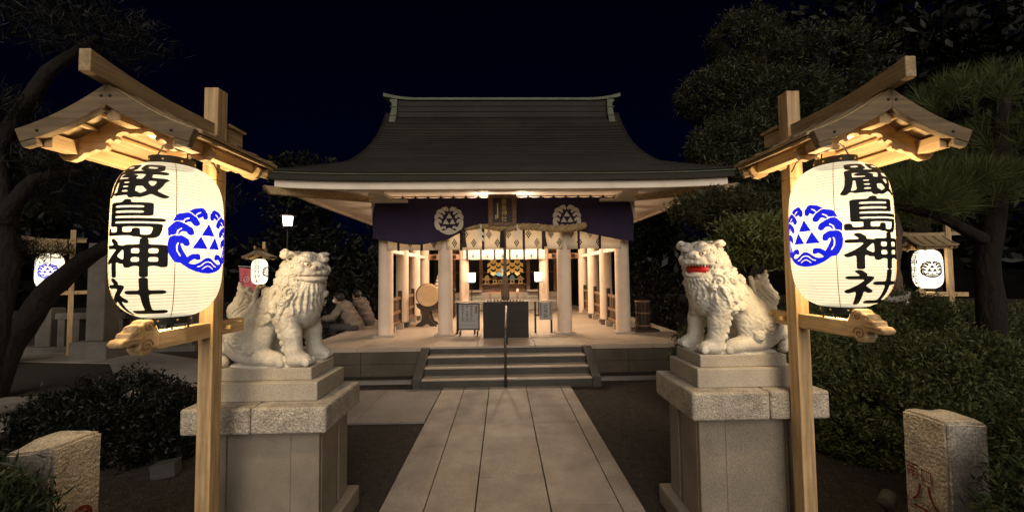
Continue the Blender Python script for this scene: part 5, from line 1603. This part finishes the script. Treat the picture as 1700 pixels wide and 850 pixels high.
for pads, n, sd in (([(4.25, 7.0, 3.85, 0.80, 0.75, 0.62), (4.85, 7.2, 4.05, 0.85, 0.8, 0.72), (4.0, 6.9, 3.35, 0.55, 0.55, 0.40), (4.6, 6.7, 3.3, 0.7, 0.6, 0.5)], 24000, 1),
                    ([(4.35, 7.9, 5.3, 0.62, 0.7, 0.52), (4.9, 7.8, 5.55, 0.55, 0.6, 0.45)], 9000, 2), ([(5.25, 8.0, 6.55, 0.72, 0.8, 0.62), (5.6, 7.8, 6.1, 0.6, 0.7, 0.4)], 10000, 3),
                    ([(5.5, 7.2, 4.9, 0.85, 0.8, 0.6), (5.2, 7.6, 5.2, 0.7, 0.6, 0.5)], 11000, 4), ([(6.6, 7.6, 5.8, 1.2, 1.0, 0.8), (6.3, 7.2, 4.3, 0.9, 0.9, 0.6)], 12000, 5)):
    leaves('crown', pads, n, 0.105, 0.022, M['leaf_maki'], t, sd, out=0.7, shell=0.62, clump=0.05)
t = thing('cloud_pruned_tree', 'low layered evergreen pads behind the open mouthed lion, lit by the lantern', 'tree', (3.35, 5.6, 0))
trunk(t, [(3.35, 5.6, -0.05), (3.3, 5.5, 0.9), (3.5, 5.5, 1.7), (3.3, 5.4, 2.3)], [0.10, 0.085, 0.07, 0.04], M['bark'], seed=4)
trunk(t, [(3.4, 5.5, 1.4), (2.9, 4.4, 1.75), (2.45, 3.6, 1.85)], [0.06, 0.045, 0.02], M['bark'], 'limb', 5)
leaves('crown', [(2.55, 4.6, 2.36, 0.48, 0.42, 0.20), (3.05, 4.7, 2.28, 0.5, 0.5, 0.26), (3.3, 5.2, 2.45, 0.5, 0.5, 0.26)], 14000, 0.075, 0.018, M['leaf_maki'], t, 11, out=0.6, shell=0.6, clump=0.04)
leaves('crown', [(2.34, 3.5, 1.95, 0.34, 0.30, 0.15), (2.62, 3.5, 1.80, 0.34, 0.32, 0.16), (2.12, 3.7, 1.76, 0.26, 0.26, 0.11)], 14000, 0.06, 0.014, M['leaf_pine'], t, 12, out=0.5, shell=0.55, up=0.6, clump=0.04)

# right: pine with long needles above the hedge, its trunk right of the lantern
def brushes(c, r, n, seed, tilt=0.6):
    q = np.random.default_rng(seed); P = []
    for _ in range(n):
        d = q.normal(size=3); d /= np.linalg.norm(d)
        P.append((c[0]+d[0]*r[0], c[1]+d[1]*r[1], c[2]+abs(d[2])*r[2]*0.8, d[0], d[1], abs(d[2])+tilt))
    return P
t = thing('pine_tree', 'pine with long drooping needles and a thick dark trunk at the right edge', 'tree', (5.5, 4.25, 0))
trunk(t, [(5.50, 4.25, -0.05), (5.45, 4.22, 0.8), (5.52, 4.25, 1.7), (5.62, 4.2, 2.6), (5.9, 4.3, 3.6)], [0.135, 0.115, 0.105, 0.09, 0.06], M['bark'], seed=6)
trunk(t, [(5.52, 4.25, 1.9), (4.9, 4.2, 2.2), (4.25, 4.1, 2.3)], [0.07, 0.055, 0.03], M['bark'], 'limb', 7)
P = brushes((4.25, 4.05, 2.15), (0.45, 0.4, 0.3), 70, 1)+brushes((4.85, 4.1, 2.32), (0.5, 0.4, 0.32), 80, 2)+brushes((5.3, 4.0, 2.25), (0.4, 0.4, 0.3), 50, 3)
tufts('crown', P, 60, 0.26, 0.0042, M['leaf_pine'], t, 5, 0.55)
P = brushes((5.6, 4.4, 3.3), (0.8, 0.7, 0.5), 90, 4)+brushes((6.3, 4.4, 2.9), (0.7, 0.7, 0.5), 70, 5)
tufts('crown', P, 50, 0.26, 0.005, M['leaf_pine'], t, 6, 0.55)
t = thing('pine_tree', 'slender pine with curved reddish trunk just right of the large right lantern', 'tree', (6.25, 6.0, 0))
trunk(t, [(6.62, 6.05, -0.1), (6.45, 6.0, 0.55), (6.28, 6.0, 1.05), (6.18, 6.0, 1.6), (6.30, 6.0, 2.2), (6.1, 6.0, 2.9)], [0.13, 0.12, 0.105, 0.10, 0.09, 0.06], M['bark_red'], seed=9)
leaves('crown', [(6.2, 6.1, 3.3, 1.0, 0.8, 0.4), (5.4, 6.3, 2.95, 0.8, 0.7, 0.3), (6.9, 6.2, 2.55, 0.8, 0.6, 0.25)], 9000, 0.14, 0.010, M['leaf_pine'], t, 22, shell=0.3, up=0.5, clump=0.06)
# rice-straw streamer papers behind that trunk
for k, x in enumerate((6.52, 6.74)):
    m = MB(); m.add(*zigzag(x, 6.3, 1.10, 0.07, 0.24, 4, 1))
    tag(m.out('paper_streamer', M['paper'], None, solid=0.002), 'white paper streamer hanging beyond the reddish pine trunk, %s one' % ('nearer the trunk' if k == 0 else 'farther from the trunk'), 'paper streamer', 'white paper streamers by the reddish pine')
m = MB(); m.tube([(6.1, 6.3, 1.14), (7.2, 6.32, 1.12)], 0.012, 6); tag(m.out('streamer_cord', M['straw']), 'thin straw cord carrying white streamers beyond the reddish pine trunk', 'cord')
m = MB(); m.tube([(5.0, 5.0, 1.22), (5.2, 5.02, 1.19), (5.38, 5.04, 1.22), (5.41, 5.04, 1.29)], [0.045, 0.045, 0.04, 0.03], 12)
tag(m.out('stone_spout', M['granite'], smooth=True), 'short curved pale stone spout above the hedge right of the large right lantern', 'spout')

# hedges on the right
def hedge(label, pads, n, seed, L=0.046, W=0.015, mat='leaf_hedge', grp='clipped shrubs', stems=True):
    c = pads[0]
    t = thing('shrub', label, 'shrub', (c[0], c[1], 0), 0, grp)
    leaves('foliage', pads, n, L, W, M[mat], t, seed, out=0.55, shell=0.70, up=0.35, clump=0.028)
    # dark woody inside so that nothing shows through
    m = MB(); m_ = random.Random(seed)
    for p in pads:
        for q in range(5):
            a = m_.uniform(0, 2*PI); m.tube([(p[0]+0.1*math.cos(a), p[1]+0.1*math.sin(a), -0.02), (p[0]+p[3]*0.5*math.cos(a), p[1]+p[4]*0.5*math.sin(a), p[2]+0.3*p[5])], [0.02, 0.008], 6)
    m.outs('stem', M['bark'], t, world=True)
    return t
hedge('large leafy clipped shrub behind the right corner post', [(3.35, 3.45, 0.42, 0.42, 0.40, 0.36), (3.85, 3.5, 0.60, 0.46, 0.42, 0.36), (4.4, 3.6, 0.66, 0.46, 0.42, 0.38), (3.6, 3.2, 0.22, 0.40, 0.36, 0.30), (4.15, 3.3, 0.28, 0.46, 0.36, 0.32), (4.85, 3.7, 0.5, 0.42, 0.42, 0.42), (3.05, 3.3, 0.15, 0.3, 0.3, 0.26)], 52000, 31)
hedge('broad dark shrub row beyond the right lantern post', [(4.0, 4.9, 0.70, 0.52, 0.45, 0.40), (4.7, 5.0, 0.86, 0.52, 0.45, 0.40), (5.4, 5.1, 0.92, 0.52, 0.45, 0.38), (3.4, 4.6, 0.55, 0.46, 0.42, 0.42), (6.1, 5.2, 0.82, 0.55, 0.45, 0.38), (6.8, 5.3, 0.7, 0.5, 0.45, 0.4), (4.4, 4.6, 0.35, 0.6, 0.4, 0.35), (5.5, 4.8, 0.4, 0.6, 0.4, 0.4)], 50000, 32)
hedge('shrub behind the rump of the open mouthed lion', [(2.75, 3.9, 0.65, 0.55, 0.5, 0.62), (2.5, 4.5, 0.5, 0.5, 0.5, 0.55)], 30000, 33)
hedge('dark shrub crowding the right corner post at the picture edge', [(2.08, 1.50, 0.52, 0.17, 0.15, 0.34), (2.4, 1.52, 0.62, 0.30, 0.22, 0.42), (1.98, 1.42, 0.28, 0.18, 0.16, 0.34), (2.8, 1.75, 0.55, 0.45, 0.4, 0.5), (3.2, 2.0, 0.5, 0.5, 0.42, 0.55)], 34000, 34, 0.045, 0.010, 'leaf_dim')
hedge('low juniper mound under the far right lantern', [(7.9, 6.0, 0.45, 0.8, 0.6, 0.42), (8.9, 6.2, 0.6, 0.8, 0.6, 0.45)], 9000, 35, mat='leaf_pine')
hedge('green shrub pressed against the left corner post', [(-1.80, 1.46, 0.56, 0.15, 0.11, 0.33), (-2.02, 1.45, 0.66, 0.22, 0.13, 0.38), (-1.76, 1.40, 0.28, 0.14, 0.12, 0.36), (-2.35, 1.55, 0.6, 0.3, 0.2, 0.5)], 30000, 36, 0.05, 0.008, 'leaf_dim')
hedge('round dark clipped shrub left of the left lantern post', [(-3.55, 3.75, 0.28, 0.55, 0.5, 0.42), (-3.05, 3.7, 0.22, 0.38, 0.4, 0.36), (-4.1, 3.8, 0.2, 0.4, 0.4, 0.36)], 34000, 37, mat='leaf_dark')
hedge('low dark bush at the left front corner of the platform', [(-3.55, 7.35, 0.42, 0.28, 0.28, 0.36)], 5000, 38, mat='leaf_dark')
hedge('loose dark shrub outside the left columns', [(-4.4, 11.0, 0.8, 0.8, 0.8, 0.8), (-3.9, 12.0, 1.0, 0.6, 0.6, 0.9)], 8000, 39, 0.11, 0.04, 'leaf_dark')
hedge('dark shrub outside the right columns', [(4.6, 9.5, 0.6, 0.7, 0.9, 0.8), (4.4, 11.5, 0.9, 0.7, 0.9, 1.0)], 7000, 40, 0.11, 0.04, 'leaf_dark')

# left pines: leaning dark trunks in front of the far lantern
t = thing('pine_tree', 'dark leaning pine whose trunk crosses in front of the far left lantern', 'tree', (-6.6, 5.4, 0))
trunk(t, [(-6.95, 5.4, -0.1), (-6.65, 5.4, 0.75), (-6.15, 5.4, 1.45), (-5.75, 5.4, 1.85), (-5.1, 5.4, 2.2), (-4.4, 5.5, 2.5)], [0.17, 0.15, 0.13, 0.10, 0.07, 0.04], M['bark'], seed=11)
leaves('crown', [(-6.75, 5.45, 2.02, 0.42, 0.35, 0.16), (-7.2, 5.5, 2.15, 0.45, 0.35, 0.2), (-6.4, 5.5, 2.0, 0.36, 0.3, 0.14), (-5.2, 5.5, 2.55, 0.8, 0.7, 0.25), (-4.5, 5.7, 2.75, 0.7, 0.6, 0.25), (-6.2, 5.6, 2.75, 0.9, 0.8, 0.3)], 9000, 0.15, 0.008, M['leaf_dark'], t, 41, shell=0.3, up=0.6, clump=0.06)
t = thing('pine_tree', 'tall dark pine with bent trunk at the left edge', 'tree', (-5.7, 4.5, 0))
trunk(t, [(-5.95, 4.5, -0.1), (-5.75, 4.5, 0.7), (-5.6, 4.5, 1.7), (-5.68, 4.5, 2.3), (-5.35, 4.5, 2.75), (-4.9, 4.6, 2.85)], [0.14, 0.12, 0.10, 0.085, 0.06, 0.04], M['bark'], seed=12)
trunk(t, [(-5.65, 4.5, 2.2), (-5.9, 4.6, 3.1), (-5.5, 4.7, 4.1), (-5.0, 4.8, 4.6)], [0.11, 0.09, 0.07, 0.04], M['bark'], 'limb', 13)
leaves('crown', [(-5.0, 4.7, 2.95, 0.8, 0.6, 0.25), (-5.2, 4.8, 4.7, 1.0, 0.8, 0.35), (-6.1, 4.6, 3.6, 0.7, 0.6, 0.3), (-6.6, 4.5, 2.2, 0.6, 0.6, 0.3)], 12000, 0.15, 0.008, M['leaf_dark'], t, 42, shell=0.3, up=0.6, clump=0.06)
# dark trees around and behind
rr = random.Random(21)
far = [(-12.5, 15, 7.0, 'rounded dark tree far left beyond the stone fence'), (-9.0, 19, 8.2, 'tall dark tree behind the lamp on the left'), (-5.6, 21.5, 6.2, 'dark tree filling the gap left of the hall'), (-17, 12.5, 7.5, 'dark tree at the far left edge of the garden'),
       (8.6, 12.5, 6.6, 'dark tree behind the right corner of the hall'), (12.0, 10.5, 8.8, 'broad dark tree beyond the far right lantern'), (9.4, 8.3, 8.2, 'tall dark tree above the far right lantern'), (6.5, 18, 5.6, 'low dark tree behind the hall on the right'), (14.5, 7, 9.0, 'dark tree at the far right edge of the garden')]
for k, (x, y, h, lab) in enumerate(far):
    t = thing('dark_tree', lab, 'tree', (x, y, 0), 0, 'dark trees around the shrine')
    trunk(t, [(x, y, -0.1), (x+rr.uniform(-.3, .3), y, h*0.3), (x+rr.uniform(-.4, .4), y, h*0.62)], [0.26, 0.2, 0.1], M['bark'], seed=50+k)
    pads = []
    for q in range(9):
        a = rr.uniform(0, 2*PI); rad = rr.uniform(0.2, 1.7)*h/7
        pads.append((x+rad*math.cos(a), y+rad*math.sin(a), h*rr.uniform(0.34, 0.86), h*rr.uniform(0.15, 0.24), h*rr.uniform(0.15, 0.24), h*rr.uniform(0.09, 0.15)))
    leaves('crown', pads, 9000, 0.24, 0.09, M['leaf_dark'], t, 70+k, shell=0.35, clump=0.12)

# dark belt of woods, added to block the brighter strip at the horizon
wd = []
rr = random.Random(77)
for k in range(60):
    a = PI*(k+0.5)/60; wd.append((34*math.cos(a)+rr.uniform(-1, 1), 3+30*math.sin(a)+rr.uniform(-1, 1), rr.uniform(0.8, 2.6), 2.2, 1.4, rr.uniform(1.8, 3.0)))
tag(leaves('woods', wd, 30000, 0.9, 0.4, M['leaf_dark'], None, 78, shell=0.2, clump=0.25), kind='stuff')
t = thing('added_dark_wall', 'added long dark wall hiding the brighter horizon strip at the back', 'wall', (0, 24, 0))  # near-black wall added to cover the brighter ground strip at the horizon
m = MB(); m.prism([(-36, 3), (-30, 17), (-14, 27), (14, 27), (30, 17), (36, 3), (36.3, 3), (30.2, 17.2), (14.1, 27.3), (-14.1, 27.3), (-30.2, 17.2), (-36.3, 3)][::-1], -0.05, 1.5, 'z'); m.out('wall_face', surf('dark screen wall', (0.006, 0.0055, 0.005), 0.95, 0.3, 2.0, 0.0, spec=0.0), t, world=True)

# ------------------------------------------------------------------ background things on the left
GS = 'timber lantern stands'
s2 = dup(stand0, (-6.86, 11.25, -0.05), R(12), 'small far timber lantern stand beside the pink banner', GS)
s3 = dup(stand0, (8.02, 6.74, -0.18), R(-112), 'far timber lantern stand in the shrubs at the right', GS)
s4 = dup(stand0, (-9.02, 8.3, -0.02), R(-40), 'far timber lantern stand in front of the stone fence at the left', GS)
def hung(stand, dist, *a):
    d = Matrix.Rotation(stand.rotation_euler.z, 3, 'Z') @ Vector((0, -dist, 0))
    return (stand.location.x+d.x, stand.location.y+d.y, stand.location.z)
lantern('paper_lantern', 'small far lit lantern beside the pink banner, above the closed mouth lion', hung(s2, 0.30), s2.rotation_euler.z, '妙音弁財天', 1, M['lantern_far'], M['lantern_ink'], M['lantern_navy'], 14, GL, 12, back=False)
lantern('paper_lantern', 'lit lantern with dark crest in the shrubs at the right edge', hung(s3, 0.30), s3.rotation_euler.z, '岩神弁天社', 1, M['lantern_far'], M['lantern_navy'], M['lantern_navy'], 16, GL, 12, back=False)
lantern('paper_lantern', 'far lit lantern half hidden behind the leaning pine trunk at the left', hung(s4, 0.30), s4.rotation_euler.z, '岩神弁天社', 1, M['lantern_far'], M['lantern_navy'], M['lantern_blue'], 14, GL, 12, back=False)

t = thing('pink_banner', 'upright pink banner with pale lettering beside the small far lantern', 'banner', (-7.55, 11.6, 0))
m = MB(); m.grid(lambda u, v: (-7.80+0.48*u+0.02*v, 11.6+0.03*math.sin(u*7+v*4), 1.86-1.45*v-0.06*u), 14, 24); m.out('cloth', M['pink_cloth'], t, world=True, smooth=True, solid=0.004)
m = MB(); m.tube([(-7.30, 11.62, -0.02), (-7.28, 11.62, 1.92)], 0.014, 8); m.tube([(-7.28, 11.62, 1.86), (-7.82, 11.6, 1.90)], 0.008, 6); m.out('pole', M['paper'], t, world=True)
pink_pale = surf('pale banner lettering', (0.75, 0.45, 0.45), 0.8, 0.1, 20, 0)
m = MB()
ring_ = [(-7.54+0.075*math.cos(a), 11.555, 1.50+0.075*math.sin(a)) for a in np.linspace(0, 2*PI, 21)]
m.tube(ring_, 0.016, 5, cap=False); m.ball((-7.54, 11.555, 1.50), (0.03, 0.008, 0.03), 8)
for k in range(5): m.tube([(-7.58, 11.55, 1.30-0.15*k), (-7.50, 11.55, 1.27-0.15*k), (-7.56, 11.55, 1.22-0.15*k)], 0.012, 5)
for k in range(7): m.tube([(-7.72, 11.555, 1.66-0.08*k), (-7.68, 11.555, 1.63-0.08*k)], 0.008, 5)
m.out('lettering', pink_pale, t, world=True)

t = thing('street_lamp', 'lit lattice lamp on a thin dark pole left of the hall', 'street lamp', (-7.72, 14.0, 0))
X, Y, Z = -7.72, 14.0, 3.36
m = MB(); m.lathe([(0.16, Z+0.02), (0.20, Z+0.36)], (X, Y, 0), 6); m.out('glass', M['lamp_glass'], t, world=True)
m = MB()
for k in range(6):
    a = 2*PI*k/6; m.tube([(X+0.165*math.cos(a), Y+0.165*math.sin(a), Z), (X+0.21*math.cos(a), Y+0.21*math.sin(a), Z+0.38)], 0.012, 5)
m.lathe([(0.20, Z-0.03), (0.20, Z+0.015)], (X, Y, 0), 6); m.lathe([(0.30, Z+0.38), (0.26, Z+0.42), (0.05, Z+0.50)], (X, Y, 0), 6)
for k in range(3):
    a = 2*PI*k/3+0.2; m.tube([(X+0.12*math.cos(a), Y+0.12*math.sin(a), Z-0.03), (X+0.2*math.cos(a), Y+0.2*math.sin(a), Z-0.09)], 0.014, 5)
m.out('frame', M['iron'], t, world=True)
m = MB(); m.tube([(X, Y, -0.02), (X, Y, Z-0.03)], [0.045, 0.03], 10); m.out('pole', M['iron'], t, world=True)
light('lamp_light', 'POINT', (0, -0.35, Z+0.2), 20, (1, 0.8, 0.6), t, 0.1)

# stone fence, pillar, cloth
t = thing('stone_fence', 'low grey stone fence of square posts at the far left', 'fence', (-8.8, 8.6, 0))
fs = surf('grey fence stone', (0.125, 0.112, 0.097), 0.8, 0.2, 4, 0.3, 60, speck=0.2)
m = MB(); m.box(-11.0, -6.7, 8.60, 8.90, -0.02, 0.12); m.out('base', fs, t, world=True, bevel=0.01, seg=1)
m = MB(); m.box(-9.75, -7.05, 8.66, 8.84, 0.70, 0.84); m.out('rail', fs, t, world=True, bevel=0.02, seg=2)
for k in range(9):
    x = -9.62+0.31*k; m = MB(); m.box(x-0.075, x+0.075, 8.68, 8.82, 0.12, 0.70); m.out('bar', fs, t, world=True)
for x in (-9.92, -6.92):
    m = MB(); m.box(x-0.16, x+0.16, 8.60, 8.90, 0.121, 0.95); m.out('end_post', fs, t, world=True, bevel=0.015, seg=1)
t = thing('stone_pillar', 'tall square stone pillar on a block base at the far left', 'pillar', (-8.15, 8.1, 0))
m = MB(); m.box(-8.34, -7.99, 7.95, 8.28, 0.34, 2.3); m.out('shaft', fs, t, world=True, bevel=0.012, seg=1)
m = MB(); m.box(-8.52, -7.80, 7.82, 8.42, -0.02, 0.339); m.out('base_block', fs, t, world=True, bevel=0.015, seg=1)
tarp = surf('grey cloth', (0.12, 0.115, 0.112), 0.85, 0.1, 4, 0.1, 30)
t = thing('cloth_cover', 'pale grey cloth hung in a peak beside the dark leaning pine', 'cloth', (-9.2, 7.2, 0))
def tarp_pt(u, v):
    x = -9.75+1.05*u; top = 1.12-0.45*abs(u-0.62)*(1 if u < 0.62 else 1.6); bot = 0.12+0.55*max(0, u-0.45)
    return (x+0.05*math.sin(u*14)*v, 7.2+0.06*math.sin(u*22+v*2), top+(bot-top)*v)
m = MB(); m.grid(tarp_pt, 30, 14); m.out('cloth', tarp, t, world=True, smooth=True, solid=0.006)
m = MB(); m.tube([(-9.1, 7.26, -0.02), (-9.1, 7.26, 1.13)], 0.02, 8); m.out('pole', M['iron'], t, world=True)

# ------------------------------------------------------------------ two people at the left side of the platform
skin = surf('skin', (0.45, 0.27, 0.18), 0.6, 0.08, 20, 0)
hairm = surf('dark hair', (0.015, 0.011, 0.009), 0.5, 0.3, 60, 0.2, 200)
coat_b = surf('brown coat cloth', (0.10, 0.075, 0.062), 0.85, 0.15, 12, 0.3, 120)
coat_l = surf('beige jacket cloth', (0.17, 0.135, 0.108), 0.85, 0.15, 12, 0.3, 120)
trous = surf('dark trousers cloth', (0.05, 0.045, 0.045), 0.85, 0.15, 12, 0.2, 120)
def person(label, loc, rz, coat, lean, hat=None):
    """someone seated on a 0.45 m ledge, bent forward toward local +x"""
    t = thing('person', label, 'person', loc, rz)
    L = R(lean); sp = Vector((math.sin(L), 0, math.cos(L)))
    hip = Vector((0, 0, 0.10)); neck = hip+sp*0.52; head = neck+Vector((0.07, 0, 0.11))
    B = Sdf((-0.25, -0.32, -0.52), (0.72, 0.32, 0.85), 0.016)
    B.ell(head, (0.095, 0.076, 0.115), 0.01); B.ell(head+Vector((0.085, 0, -0.012)), (0.022, 0.014, 0.02), 0.01); B.ell(head+Vector((0.055, 0, -0.07)), (0.045, 0.045, 0.035), 0.02)
    for s in (-1, 1): B.ell(head+Vector((0, 0.076*s, 0)), (0.02, 0.012, 0.03), 0.006)
    B.cap(neck-sp*0.05, head, 0.05, 0.05, 0.02)
    hands = []
    for s in (-1, 1):
        sh = neck+Vector((0, 0.16*s, -0.06)); el = sh+Vector((0.16, 0.04*s, -0.22)); wr = el+Vector((0.20, -0.09*s, -0.02))
        hands.append((sh, el, wr))
        B.chain([sh, el, wr], [0.045, 0.036, 0.026], 0.01); B.ell(wr+Vector((0.045, -0.01*s, -0.01)), (0.045, 0.022, 0.034), 0.01)
        for q in range(4): B.cap(wr+Vector((0.075, (-0.02+0.012*q), 0.01-0.006*q)), wr+Vector((0.115, (-0.02+0.011*q), -0.02)), 0.008, 0.007, 0.004)
        B.cap(wr+Vector((0.04, -0.02*s, 0.02)), wr+Vector((0.09, -0.03*s, 0.012)), 0.009, 0.008, 0.004)
        B.chain([(0.0, 0.09*s, 0.06), (0.40, 0.10*s, 0.06), (0.40, 0.10*s, -0.38)], [0.075, 0.056, 0.036], 0.02)
        B.ell((0.46, 0.10*s, -0.41), (0.12, 0.045, 0.04), 0.02)
    B.cap(hip, neck-sp*0.08, 0.13, 0.12, 0.05)
    link(B.mesh(), 'body', skin, t, smooth=True, fix=False)
    C = Sdf((-0.28, -0.36, -0.10), (0.72, 0.36, 0.85), 0.018)
    C.cap(hip+Vector((0, 0, -0.02)), neck-sp*0.10, 0.175, 0.165, 0.06); C.ell(neck-sp*0.10, (0.13, 0.22, 0.10), 0.05); C.ell(neck-sp*0.01, (0.085, 0.085, 0.05), 0.03)
    for sh, el, wr in hands: C.chain([sh, el, wr], [0.078, 0.062, 0.05], 0.03)
    C.relief((0.15, 0, 0.3), (0.5, 0.4, 0.5), lambda X, Y, Z: 0.012*np.sin(Z*38+X*22+3*np.sin(Y*18)))
    C.ell(head+Vector((0.01, 0, 0)), 0.115, 0.005, carve=True)
    link(C.mesh(), 'jacket', coat, t, smooth=True, fix=False)
    T = Sdf((-0.25, -0.26, -0.46), (0.62, 0.26, 0.25), 0.018)
    for s in (-1, 1): T.chain([(0.0, 0.09*s, 0.07), (0.40, 0.10*s, 0.07), (0.41, 0.10*s, -0.36)], [0.105, 0.078, 0.062], 0.03)
    link(T.mesh(), 'trousers', trous, t, smooth=True, fix=False)
    for s in (-1, 1):
        m = MB(); m.ball((0.475, 0.10*s, -0.405), (0.135, 0.052, 0.045), 12); m.out('shoe', M['black'], t, smooth=True)
    Hs = Sdf((head.x-0.16, -0.14, head.z-0.16), (head.x+0.16, 0.14, head.z+0.16), 0.011)
    Hs.ell(head+Vector((-0.018, 0, 0.020)), (0.105, 0.090, 0.112), 0.01); Hs.ell(head+Vector((0.09, 0, -0.045)), (0.075, 0.10, 0.085), 0.02, carve=True)
    link(Hs.mesh(), 'hair', hairm, t, smooth=True, fix=False)
    for s in (-1, 1):
        m = MB(); m.ball(head+Vector((0.086, 0.030*s, 0.012)), (0.006, 0.011, 0.007), 8); m.out('eye', M['ink_dark'], t, smooth=True)
    m = MB(); m.ball(head+Vector((0.088, 0, -0.055)), (0.008, 0.022, 0.006), 8); m.out('mouth', M['pink_line'], t, smooth=True)
    return t, hands, neck, head
person('person in a brown coat hunched on the left platform edge, seen from behind', (-3.10, 8.95, 0.45), R(168), coat_b, 24)
p2, hd, nk, hdp = person('person in a pale beige jacket with dark straps bending forward beside the platform', (-3.12, 8.25, 0.45), R(192), coat_l, 30)
m = MB()
for s in (-1, 1): m.tube([nk+Vector((-0.02, 0.10*s, 0.05)), nk+Vector((0.10, 0.10*s, -0.06)), nk+Vector((0.10, 0.11*s, -0.22)), nk+Vector((-0.06, 0.13*s, -0.34))], 0.016, 6)
m.out('strap', M['black'], p2, smooth=True)
m = MB(); m.ball(hdp+Vector((0.075, 0, -0.045)), (0.040, 0.060, 0.042), 12); m.out('face_mask', M['paper'], p2, smooth=True)
